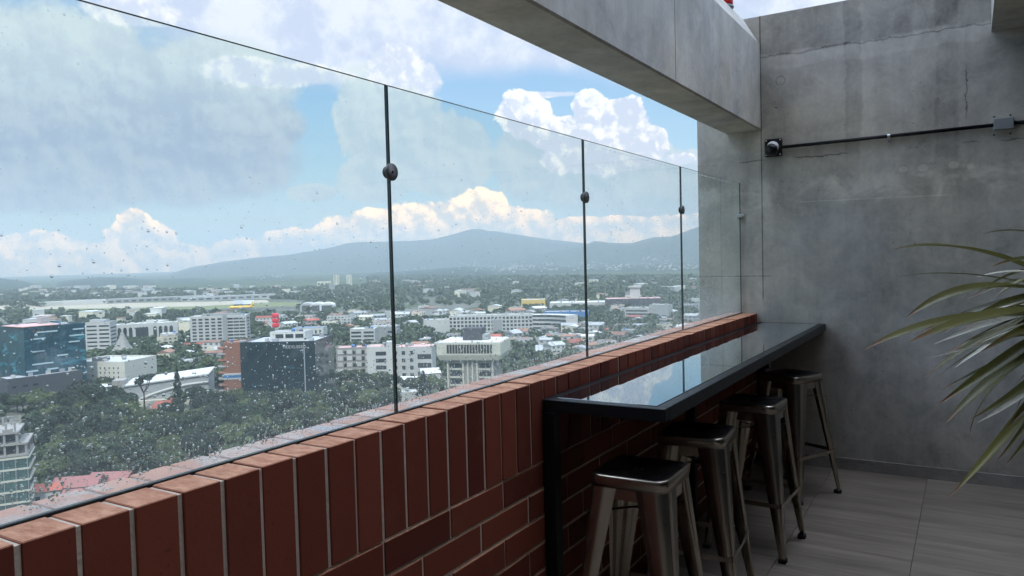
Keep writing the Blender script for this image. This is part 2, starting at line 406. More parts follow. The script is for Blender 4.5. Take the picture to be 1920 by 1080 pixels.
def floor_mat():
    m, g = newmat('porcelain plank tile')
    co = g.node('ShaderNodeNewGeometry', out=0); rnd = g.node('ShaderNodeNewGeometry', out=8); x, y, z = g.sep(co)
    st = g.noise(g.xyz(x * 1.6, y * 26.0, rnd * 30.0), 1.0, 6, .65, .3)
    st2 = g.noise(g.xyz(x * .8, y * 6.0, rnd * 30.0), 1.0, 4, .6)
    v = (st - .5) * 1.5 + (st2 - .5) * 1.2 + (rnd - .5) * .14 + 1.0
    sc_ = g.scale((.245, .207, .165), v)
    finish(g, g.node('ShaderNodeBsdfPrincipled', {'Base Color': sc_, 'Roughness': .42 + (st - .5) * .3, 'Specular IOR Level': .4})); return m
M['tile'] = floor_mat(); M['grout'] = pm('grout', (.08, .078, .075), .9)

def pane_mat():
    m, g = newmat('rain streaked safety glass')
    co = g.node('ShaderNodeNewGeometry', out=0); x, y, z = g.sep(co)
    fres = g.node('ShaderNodeFresnel', {'IOR': 1.45}) * (1.0 - g.node('ShaderNodeNewGeometry', out=6)) * 1.8
    gl = g.node('ShaderNodeBsdfGlossy', {'Roughness': .0, 'Color': (.9, 1, .97)})
    tr = g.node('ShaderNodeBsdfTransparent', {'Color': (.95, .978, .972)})
    a = g.node('ShaderNodeMixShader', {0: fres * .55, 1: tr, 2: gl})
    film = g.step(g.noise(co, 1.5, 5, .6), .48, .75) * .02 + g.step(z, 1.5, 1.15) * .045
    film = film + g.step(g.noise(co, 160, 2, .5), .66, .72) * .05
    di = g.node('ShaderNodeBsdfTranslucent', {'Color': (.75, .8, .8)})
    finish(g, g.node('ShaderNodeMixShader', {0: film, 1: a, 2: di})); return m
M['pane'] = pane_mat()
M['pane_edge'] = pm('green glass edge', (.012, .028, .026), .15, .2, 8, 0, .6)
def drop_mat():
    m, g = newmat('rain water')
    finish(g, g.node('ShaderNodeBsdfGlass', {'Color': (1, 1, 1), 'Roughness': 0.0, 'IOR': 1.33})); return m
M['drop'] = drop_mat()
def table_mat():
    m, g = newmat('dark glass table top')
    co = g.node('ShaderNodeNewGeometry', out=0)
    nrm = bump(g, g.noise(co, 3.0, 2), .02, .002)
    fr = g.node('ShaderNodeFresnel', {'IOR': 2.0, 'Normal': nrm})
    gl = g.node('ShaderNodeBsdfGlossy', {'Roughness': .02 , 'Color': (.92, .97, 1), 'Normal': nrm})
    df = g.node('ShaderNodeBsdfDiffuse', {'Color': (.012, .013, .014)})
    finish(g, g.node('ShaderNodeMixShader', {0: g.math('MINIMUM', fr * 1.5, 1.0), 1: df, 2: gl})); return m
M['table_glass'] = table_mat()
def gunmetal():
    m, g = newmat('brushed gunmetal')
    co = g.node('ShaderNodeTexCoord', out=3); x, y, z = g.sep(co)
    st = g.noise(g.xyz(x * 60, y * 60, z * 3), 1.0, 5, .6)
    wear = g.noise(co, 9, 5, .6)
    cc = g.mix(wear, (.33, .285, .235), (.48, .42, .345))
    finish(g, g.node('ShaderNodeBsdfPrincipled', {'Base Color': cc, 'Metallic': .95, 'Roughness': .25 + (st - .5) * .10 + (wear - .5) * .05})); return m
M['gunmetal'] = gunmetal(); M['seat_metal'] = pm('dark seat metal', (.035, .036, .04), .32, .1, 12, .5)
def leaf_mat(name, a, b, rough=.5, tr=.25, trans=True, spec=.4):
    m, g = newmat(name)
    rnd = g.node('ShaderNodeNewGeometry', out=8); ob = g.node('ShaderNodeObjectInfo', out=5)
    co = g.node('ShaderNodeNewGeometry', out=0)
    cc = g.mix(g.math('MULTIPLY', rnd, 1.0) * .55 + g.noise(co, .07, 3) * .5 + (ob - .5) * .95, a, b)
    p = g.node('ShaderNodeBsdfPrincipled', {'Base Color': cc, 'Roughness': rough, 'Specular IOR Level': spec})
    t = g.node('ShaderNodeBsdfTranslucent', {'Color': cc})
    finish(g, g.node('ShaderNodeMixShader', {0: tr, 1: p, 2: t})); return m
M['leaf'] = leaf_mat('broad foliage', (.020, .036, .014), (.10, .13, .048), .7)
M['leaf_dark'] = leaf_mat('dark foliage', (.012, .024, .014), (.03, .05, .026), .7)
M['leaf_far'] = leaf_mat('distant foliage', (.026, .046, .022), (.085, .115, .048), .8, .1)

# ------------------------------------------------------------------ terrace shell
YE, XI, XO, ZP = 5.83, -1.378, -1.60, 1.118
# floor: grout bed with separate tiles laid on it
fl = MB()
XS = [-0.25 + .6 * k for k in range(-2, 7)]
YS = [5.83 - .011 - .3145 * k for k in range(0, 32)]
for i in range(len(XS) - 1):
    for j in range(len(YS) - 1):
        fl.bbox(max(XS[i], XI + .004) + .0015, YS[j + 1] + .0015, -.01, XS[i + 1] - .0015, YS[j] - .0015, 0.0, .001)
floor = thing('terrace_floor', 'grey wood-grain plank tiles paving the terrace', 'floor'); 
fl.build('tile_paving', M['tile'], floor)
MB().box(-1.372, -4.2, -.3, 4.2, 5.82, -.004, 0).build('slab', M['grout'], floor)
tag(floor, kind='structure')

wall = thing('concrete_wall', 'tall stained cast concrete end wall with plaster patches behind the bar table', 'wall')
b = MB(); b.box(-1.82, YE, -3.0, 3.6, YE + .3, 3.335); b.build('wall_body', M['wall_concrete'], wall)
MB().box(XI + .01, YE - .016, .0, 3.5, YE - .0005, .082).build('skirting', pm('skirting mortar', (.30, .285, .26), .85, .45, 6, bmp=.8), wall)
roof = thing('roof_slab', 'concrete roof slab corner jutting over the terrace at top right', 'roof')
MB().box(.12, -4.2, 2.965, 3.6, YE - .003, 3.5).build('slab', M['beam_concrete'], roof)
rw = thing('side_wall', 'dark rendered wall closing the terrace on the right, out of frame', 'wall')
MB().box(3.6, -4.2, -3, 4.0, YE + .3, 3.5).build('wall_body', M['charcoal'], rw)
bw = thing('rear_sun_blocker', 'unseen dark wall added behind the viewer, raised tall to block the sun', 'wall')
MB().box(-4.0, -9.0, -40, 13.0, -4.21, 24.0).build('wall_body', M['charcoal'], bw)  # unseen mass added at this height to keep sun off the terrace

beam = thing('concrete_beam', 'long grey concrete beam crossing overhead from the left to the end wall', 'beam')
prof = [(-1.595, 2.492), (-1.345, 2.492), (-1.335, 2.502), (-1.335, 3.13), (-1.345, 3.145), (-1.45, 3.325), (-1.595, 3.325)]
Mr = Matrix(((1, 0, 0, 0), (0, 0, 1, 0), (0, 1, 0, 0), (0, 0, 0, 1)))
bb = MB(); bb.prism(prof, -4.2, YE - .002, 0, Mr)
bb.f = [tuple(reversed(q)) for q in bb.f]
bb.build('beam_body', M['beam_concrete'], beam)
jt = MB(); jt.box(-1.3352, 3.919, 2.51, -1.3338, 3.9215, 3.125)
jt.build('pour_joint', pm('dark joint line', (.09, .088, .085), .9), beam)  # thin dark strip marking the joint in the beam

# brick parapet
par = thing('brick_parapet', 'red brick parapet with upright soldier bricks under the glass screen', 'parapet wall')
Y0, PITCH = .635 - .1023 * 47, .1023
MB().box(XO + .004, -4.2, -1.2, XI - .004, YE - .002, ZP - .004).build('mortar_bed', M['mortar'], par)
sol = MB(); wet = MB(); run = MB()
y = Y0; k = 0
while y < YE - .03:
    j = lambda a=.0012: random.uniform(-a, a)
    y1 = min(y + PITCH - .0072, YE - .004)
    dxj, dz = j(.002), j(.0015)
    sol.bbox(-1.484, y + .003 + j(.0016), ZP - .305 + j(), XI + dxj, y1 + j(.0016), ZP + dz, .0022)
    wet.bbox(XO + j(.003), y + .0045 + j() + .02, ZP - .1, -1.506, y1 + j() + .02, ZP + j(.0012), .0022)
    y += PITCH
zc = ZP - .311
row = 0
while zc > -.02:
    off = 1.556 if row % 2 == 0 else 1.725
    y = off - .311 * 20
    while y < YE - .02:
        y1 = min(y + .311 - .0095, YE - .004)
        if y1 - y > .02:
            run.bbox(-1.47, y + random.uniform(-.001, .001), zc - .0925, XI + random.uniform(-.0015, .0015), y1, zc, .0022)
        y += .311
    zc -= .1022; row += 1
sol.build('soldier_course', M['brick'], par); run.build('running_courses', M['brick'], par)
w_ = wet.build('wet_outer_coping', M['wet_brick'], par); w_['label'] = 'rain wet outer coping bricks'
MB().box(XO + .02, -4.2, ZP - .05, -1.503, YE - .002, ZP - .0025).build('wet_mortar', M['wet_mortar'], par)

# glass screen
GX = -1.493
gj = [-3.60, -2.265, -.927, .412, 1.754, 3.096, 4.438, 5.815]
ORD = ['', '', 'glass pane nearest the viewer at the left edge', 'large glass pane left of the first round clamp, blurred with drops', 'glass pane between the first and second round clamps', 'glass pane between the second and third round clamps', 'glass pane past the third round clamp, meeting the concrete wall']
scr = thing('glass_screen', 'frameless glass wind screen of tall panes standing on the brick parapet', 'glass screen', (0, 0, 0))
MB().box(GX - .0095, -4.19, ZP - .02, GX + .0095, YE - .003, ZP + .003).build('glazing_channel', M['black_steel'], scr)
for i in range(1, len(gj) - 1):
    ya, yb = gj[i] + .003, gj[i + 1] - .003
    pb = MB(); h_ = 2.108 - ZP - .004; w = yb - ya
    cor = [(.005, 0, 0), (.005, w, 0), (.005, w, h_), (.005, 0, h_), (-.005, 0, 0), (-.005, w, 0), (-.005, w, h_), (-.005, 0, h_)]
    pb.add(cor, [(0, 1, 2, 3), (5, 4, 7, 6)], 0)
    p = pb.build('glass_pane', M['pane'], scr); p.location = (GX, ya, ZP + .004)
    if ORD[i]: p['label'] = ORD[i]
    pe = MB(); pe.add(cor, [(1, 5, 6, 2), (4, 0, 3, 7), (3, 2, 6, 7), (0, 4, 5, 1)], 0)
    pe.build('glass_edge', M['pane_edge'], p)
clampw = ['', '', '', '', 'largest round steel glass clamp, on the joint nearest the viewer', 'middle round glass clamp, on the second joint', 'small far round glass clamp, on the third joint']
M['clamp'] = pm('dark anodised clamp', (.16, .155, .15), .45, .12, 60, .4)
for i in range(2, 7):
    Mx = Matrix.Rotation(PI / 2, 4, 'Y')
    t = MB().lathe([(.0, .0055), (.024, .0055), (.0262, .008), (.0262, .014), (.0250, .0158), (.0, .0158)], 28, 0, Mx).build('clamp_disc', M['clamp'], scr)
    t.location = (GX, gj[i], 1.848)
    if clampw[i]: t['label'] = clampw[i]
    t2 = MB().lathe([(.0, -.0095), (.0165, -.0095), (.018, -.0085), (.018, -.0055), (.0, -.0055)], 28, 0, Mx).build('clamp_disc', M['clamp'], scr)
    t2.location = (GX, gj[i], 1.848); t2['label'] = 'outer half of the round clamp'
    MB().lathe([(.0, .0159), (.0042, .0159), (.0042, .0172), (.0026, .0176), (.0, .0168)], 10, 0, Mx).build('screw', M['black_steel'], t)
t = thing('wall_clip', 'small steel clip fixing the last pane to the concrete wall', 'clip', (GX, YE, 1.86))
MB().bbox(-.02, -.03, -.012, .02, -.0005, .012, .002).lathe([(0, -.005), (.011, -.005), (.011, .005), (0, .005)], 12, 0, Matrix.Translation((.022, -.018, .0)) @ Matrix.Rotation(PI / 2, 4, 'Y')).build('clip_body', M['zinc'], t)

# rain on the outer face of the glass
def dome(seg=8):
    v = [(0, 0, 1)]; f = []
    for lat in (.42, .80, 1.0):
        for s_ in range(seg):
            a = 2 * PI * s_ / seg; v.append((math.sin(lat * PI / 2) * math.cos(a), math.sin(lat * PI / 2) * math.sin(a), math.cos(lat * PI / 2)))
    for s_ in range(seg):
        f.append((0, 1 + s_, 1 + (s_ + 1) % seg, 1 + (s_ + 1) % seg))
        for q in (0, 1):
            a, b_ = 1 + q * seg + s_, 1 + q * seg + (s_ + 1) % seg
            f.append((a, a + seg, b_ + seg, b_))
    return np.array(v), np.array(f)
def rain():
    V, F = dome(8); rs = RNG; P_ = []
    def put(n_, y0, y1, zfun, rfun, stretch=lambda: 1.0):
        for _ in range(n_):
            P_.append((rs.uniform(y0, y1), zfun(), rfun(), stretch()))
    z0, z1 = ZP + .006, 2.105
    low = lambda: z0 + min(rs.exponential(.16), .95)
    clus = [(rs.uniform(.4, 5.8), rs.uniform(z0, z1), rs.uniform(.08, .35)) for _ in range(34)]
    put(8600, .35, 5.8, low, lambda: rs.lognormal(math.log(.00155), .48))
    put(1500, .35, 5.8, lambda: rs.uniform(z0, z1), lambda: rs.lognormal(math.log(.0012), .45))
    put(2600, 3.3, 5.8, lambda: z0 + min(rs.exponential(.45), .97), lambda: rs.lognormal(math.log(.0018), .4))
    for cy0, cz0, cs in clus:
        for _ in range(70):
            P_.append((cy0 + rs.normal() * cs, cz0 + rs.normal() * cs * .5, rs.lognormal(math.log(.0013), .4), 1.0))
    for _ in range(1100):   # runs near the foot of the glass
        P_.append((rs.uniform(.35, 5.8), z0 + min(rs.exponential(.06), .3), rs.uniform(.0014, .0034), rs.uniform(1.5, 3.2)))
    P_ = np.array([p for p in P_ if z0 + .004 < p[1] < z1 - .004 and .3 < p[0] < 5.80 and all(abs(p[0] - q) > .006 for q in gj) and min(abs(p[0]-q) for q in gj)**2 + (p[1]-1.848)**2 > .03**2])
    r = np.minimum(P_[:, 2], .0044)
    n_ = len(P_); nv = len(V)
    vv = np.empty((n_, nv, 3))
    vv[:, :, 0] = GX - .0051 - V[None, :, 2] * r[:, None] * .62
    vv[:, :, 1] = P_[:, 0, None] + V[None, :, 0] * r[:, None]
    vv[:, :, 2] = P_[:, 1, None] + V[None, :, 1] * r[:, None] * P_[:, 3, None]
    ff = (F[None] + (np.arange(n_) * nv)[:, None, None]).reshape(-1, 4)
    return npmesh('raindrops', vv.reshape(-1, 3), ff, [M['drop']], smooth=True)
def npmesh(name, v, f, mats, smooth=False, mi=None):
    me = bpy.data.meshes.new(name); n_ = len(f)
    f = np.asarray(f); tri = f[:, 2] == f[:, 3]
    cnt = np.where(tri, 3, 4).astype(np.int32)
    loops = f.ravel()[np.stack([np.ones(n_, bool), np.ones(n_, bool), np.ones(n_, bool), ~tri], 1).ravel()].astype(np.int32)
    me.vertices.add(len(v)); me.vertices.foreach_set('co', np.ascontiguousarray(v, dtype=np.float32).ravel())
    me.loops.add(len(loops)); me.loops.foreach_set('vertex_index', loops)
    me.polygons.add(n_); me.polygons.foreach_set('loop_start', np.concatenate([[0], np.cumsum(cnt)[:-1]]).astype(np.int32))
    for m in mats: me.materials.append(m)
    me.polygons.foreach_set('use_smooth', np.full(n_, smooth))
    if mi is not None: me.polygons.foreach_set('material_index', np.asarray(mi, dtype=np.int32))
    me.update(calc_edges=True); me.validate(); return me
tag(obj('raindrops', rain()), 'clear raindrops clinging to the glass screen', 'raindrops', kind='stuff')

# ------------------------------------------------------------------ bar table
tb = thing('bar_table', 'long narrow bar table with mirror-dark glass top and black steel frame along the brick parapet', 'table', (0, 0, 0))
TX0, TX1, TY0, TY1, TZ = -1.372, -.892, 2.448, 5.822, 1.05
fr = MB(); t_ = .042
fr.bbox(TX0, TY0, TZ - .046, TX1, TY0 + t_, TZ, .002); fr.bbox(TX0, TY1 - t_, TZ - .05, TX1, TY1, TZ, .002)
fr.bbox(TX0, TY0 + t_, TZ - .05, TX0 + t_, TY1 - t_, TZ, .002); fr.bbox(TX1 - t_, TY0 + t_, TZ - .05, TX1, TY1 - t_, TZ, .002)
for yy in (3.3, 4.13, 5.0): fr.bbox(TX0 + t_, yy, TZ - .05, TX1 - t_, yy + .04, TZ - .012, .002)
fr.build('frame', M['black_steel'], tb)
MB().bbox(TX0 + t_ + .001, TY0 + t_ + .001, TZ - .009, TX1 - t_ - .001, TY1 - t_ - .001, TZ + .0015, .001).build('glass_top', M['table_glass'], tb)
for yy in (TY0, 4.10, TY1 - .055):
    MB().bbox(TX0, yy, 0.0, TX0 + .05, yy + .05, TZ - .0505, .002).build('leg', M['black_steel'], tb)
for yy in (4.10,):
    MB().bbox(TX0 + .05, yy + .005, TZ - .09, TX1 - .02, yy + .045, TZ - .0505, .002).build('bracket', M['black_steel'], tb)

# ------------------------------------------------------------------ bar stools
def rsq(h, r, n_=5):
    pts = []
    for cx_, cy_, a0 in ((h - r, h - r, 0), (-h + r, h - r, 90), (-h + r, -h + r, 180), (h - r, -h + r, 270)):
        for i in range(n_ + 1):
            a = math.radians(a0 + 90 * i / n_); pts.append((cx_ + r * math.cos(a), cy_ + r * math.sin(a)))
    return pts
def make_stool(label, loc, rz):
    t = thing('bar_stool', label, 'bar stool', loc, rz, 'metal bar stools under the bar table')
    SZ = .785
    st = MB(); rings = [(.118, .035, SZ - .006), (.132, .038, SZ - .003), (.142, .042, SZ), (.1475, .045, SZ - .002), (.1500, .046, SZ - .008), (.1515, .046, SZ - .045), (.1490, .046, SZ - .045), (.1475, .046, SZ - .012)]
    v = []; 
    for h_, r_, z_ in rings: v += [(x, y, z_) for x, y in rsq(h_, r_)]
    n_ = 24; f = []
    for i in range(len(rings) - 1):
        for q in range(n_): f.append((i * n_ + q, (i + 1) * n_ + q, (i + 1) * n_ + (q + 1) % n_, i * n_ + (q + 1) % n_))
    # top disc with a round grip hole
    hole = [(.022 * math.cos(2 * PI * (q + .5) / n_ + 0), .022 * math.sin(2 * PI * (q + .5) / n_), SZ - .008) for q in range(n_)]
    rot_ = int(n_ * 0 / 360)
    b0 = len(v); v += hole
    b1 = len(v); v += [(x * .9, y * .9, SZ - .016) for x, y, z in hole]
    for q in range(n_):
        f.append((q, (q + 1) % n_, b0 + (q + 1) % n_, b0 + q)); f.append((b0 + q, b0 + (q + 1) % n_, b1 + (q + 1) % n_, b1 + q))
    st.add(v, f, 0, True); st.m = [1 if n_ <= q < 6 * n_ else 0 for q in range(len(f))]; st.build('seat', [M['seat_metal'], M['gunmetal']], t)
    for a in range(4):
        R_ = Matrix.Rotation(a * PI / 2, 4, 'Z')
        MB().box(-.085, -.1485, SZ - .085, .085, -.1465, SZ - .040, 0, R_).build('apron', M['gunmetal'], t)
    for a in range(4):
        R_ = Matrix.Rotation(a * PI / 2, 4, 'Z')
        lg = MB(); v = []; f = []; levels = 7; NP = 9
        for L in range(levels):
            q = L / (levels - 1); z_ = SZ - .04 - q * (SZ - .04 - .018)
            out = .1495 + .064 * q; w_ = .084 * (1 - q) ** 1.0 + .029; r_ = max(.034 * (1 - q) + .010, .008)
            pr = [(out - w_, -out)]
            for i in range(7):
                an = math.radians(-90 + 90 * i / 6); pr.append((out - r_ + r_ * math.cos(an), -(out - r_) + r_ * math.sin(an)))
            pr.append((out, -out + w_))
            ins = []
            for i, (x, y) in enumerate(pr):
                dx_, dy_ = (0, .0035) if i == 0 else ((-.0035, 0) if i == NP - 1 else (-(x - (out - r_)) / r_ * .0035, -(y + (out - r_)) / r_ * .0035))
                ins.append((x + dx_, y + dy_))
            v += [(x, y, z_) for x, y in pr] + [(x, y, z_) for x, y in ins]
        for L in range(levels - 1):
            b0 = L * 2 * NP; b1 = b0 + 2 * NP
            for i in range(NP - 1):
                f.append((b0 + i, b1 + i, b1 + i + 1, b0 + i + 1)[::-1]); f.append((b0 + NP + i, b0 + NP + i + 1, b1 + NP + i + 1, b1 + NP + i)[::-1])
            f.append((b0, b0 + NP, b1 + NP, b1)[::-1]); f.append((b0 + NP - 1, b1 + NP - 1, b1 + 2 * NP - 1, b0 + 2 * NP - 1)[::-1])
        lg.add(v, f, 0, True, R_); L_ = lg.build('leg', M['gunmetal'], t)
        MB().bbox(.178, -.217, 0, .217, -.178, .024, .004, 0, R_).build('rubber_foot', M['rubber'], L_)
    br = MB()
    for a in (0, 1):
        R_ = Matrix.Rotation(PI / 4 + a * PI / 2, 4, 'Z'); o_ = .0022 * a
        br.box(-.215, -.009, .638 + o_, .215, .009, .640 + o_, 0, R_)
    br.box(-.02, -.02, .635, .02, .02, .637)
    br.build('cross_brace', M['black_steel'], t)
    for a in range(4):
        R_ = Matrix.Rotation(a * PI / 2, 4, 'Z'); MB().box(-.186, -.1925, .270, .186, -.1895, .292, 0, R_).build('footrest', M['gunmetal'], t)
    return t
s1 = make_stool('front metal bar stool, nearest the viewer beside the table leg', (-1.057, 2.628, 0), math.radians(1))
copy_thing(s1, (-1.057, 3.315, 0), math.radians(4), 'second metal bar stool from the front, just behind the nearest one')
copy_thing(s1, (-1.0, 4.12, 0), math.radians(-3), 'third metal bar stool, between the second one and the farthest')
copy_thing(s1, (-1.0, 5.13, 0), math.radians(-26), 'farthest metal bar stool, turned at an angle by the concrete wall')

# ------------------------------------------------------------------ fittings on the end wall
t = thing('motion_camera', 'black and white security camera on a square black plate at the end of the conduit', 'security camera', (-1.243, YE, 2.352))
MB().bbox(-.062, -.022, -.066, .062, -.0005, .066, .006).build('mounting_plate', M['black_plastic'], t)
for sx in (-1, 1):
    for sz in (-1, 1):
        MB().lathe([(0, 0), (.006, 0), (.005, .003), (0, .003)], 8, 0, Matrix.Translation((sx * .05, -.0225, sz * .053)) @ Matrix.Rotation(PI / 2, 4, 'X')).build('screw', M['zinc'], t)
Rb = Matrix.Translation((-.005, -.028, .012)) @ Matrix.Rotation(math.radians(205), 4, 'X') @ Matrix.Rotation(math.radians(-12), 4, 'Y')
body = MB(); Rb = Matrix.Translation((0, -.02, .01)) @ Matrix.Rotation(math.radians(118), 4, 'X')
body.lathe([(0, 0), (.040, 0), (.043, .01), (.041, .06), (.0, .06)], 22, 0, Rb); body.build('housing', M['white_plastic'], t)
hd = MB(); hd.lathe([(0, .0605), (.044, .0605), (.046, .075), (.043, .092), (.033, .102), (0, .105)], 22, 0, Rb); hd.build('lens_cover', M['black_plastic'], t)
t = thing('conduit', 'black electrical conduit running across the concrete wall from the camera', 'conduit', (0, YE, 0))
MB().tube([(-1.18, -.018, 2.349), (-.474, -.0175, 2.356), (.135, -.018, 2.362)], .0125, 10).build('conduit_run', M['black_steel'], t)
MB().tube([(.242, -.018, 2.364), (1.2, -.018, 2.372), (3.5, -.018, 2.39)], .0125, 10).build('conduit_run', M['black_steel'], t)
t = thing('conduit_clamp', 'small shiny metal strap holding the black conduit to the wall', 'clamp', (-.474, YE, 2.356))
cl = MB(); 
arc = [(0, -.018 - .0142 * math.sin(a), .0142 * math.cos(a)) for a in [PI * i / 8 for i in range(9)]]
for i in range(8):
    p, q = arc[i], arc[i + 1]
    cl.add([(-.009, p[1], p[2]), (.009, p[1], p[2]), (.009, q[1], q[2]), (-.009, q[1], q[2]), (-.009, p[1] - .0015, p[2] * 1.1), (.009, p[1] - .0015, p[2] * 1.1), (.009, q[1] - .0015, q[2] * 1.1), (-.009, q[1] - .0015, q[2] * 1.1)],
           [(0, 1, 2, 3), (7, 6, 5, 4), (0, 4, 5, 1), (3, 2, 6, 7), (0, 3, 7, 4), (1, 5, 6, 2)])
cl.box(-.009, -.018, -.045, .009, -.0008, -.0142)
cl.build('strap', M['zinc'], t)
MB().lathe([(0, 0), (.0055, 0), (.004, .004), (0, .004)], 8, 0, Matrix.Translation((0, -.0185, -.034)) @ Matrix.Rotation(PI / 2, 4, 'X')).build('screw', M['black_steel'], t)
t = thing('junction_box', 'grey metal junction box joining the black conduit on the wall', 'junction box', (.188, YE, 2.363))
MB().bbox(-.055, -.045, -.036, .055, -.0005, .036, .004).build('box_body', M['grey_paint'], t)
MB().bbox(-.053, -.0495, -.034, .053, -.0455, .034, .0015).build('cover', M['grey_paint'], t)
for sx in (-.052, .036):
    for sz in (-.062, .055):
        MB().lathe([(0, 0), (.0055, 0), (.0055, .004), (0, .004)], 8, 0, Matrix.Translation((sx, -.0005, sz)) @ Matrix.Rotation(PI / 2, 4, 'X')).build('wall_plug', M['black_plastic'], t)
# obstruction light on the beam
t = thing('obstruction_light', 'red aviation obstruction light standing on the beam, cut off by the top of the photo', 'beacon', (-1.485, 5.47, 3.325))
MB().lathe([(0, .0), (.055, 0), (.055, .012), (.045, .016), (.045, .022), (0, .022)], 20).build('base', M['grey_paint'], t)
MB().lathe([(0, .0225), (.047, .0225), (.050, .028), (.050, .12), (.044, .145), (.02, .155), (0, .155)], 20).build('red_lens', M['red_lens'], t)

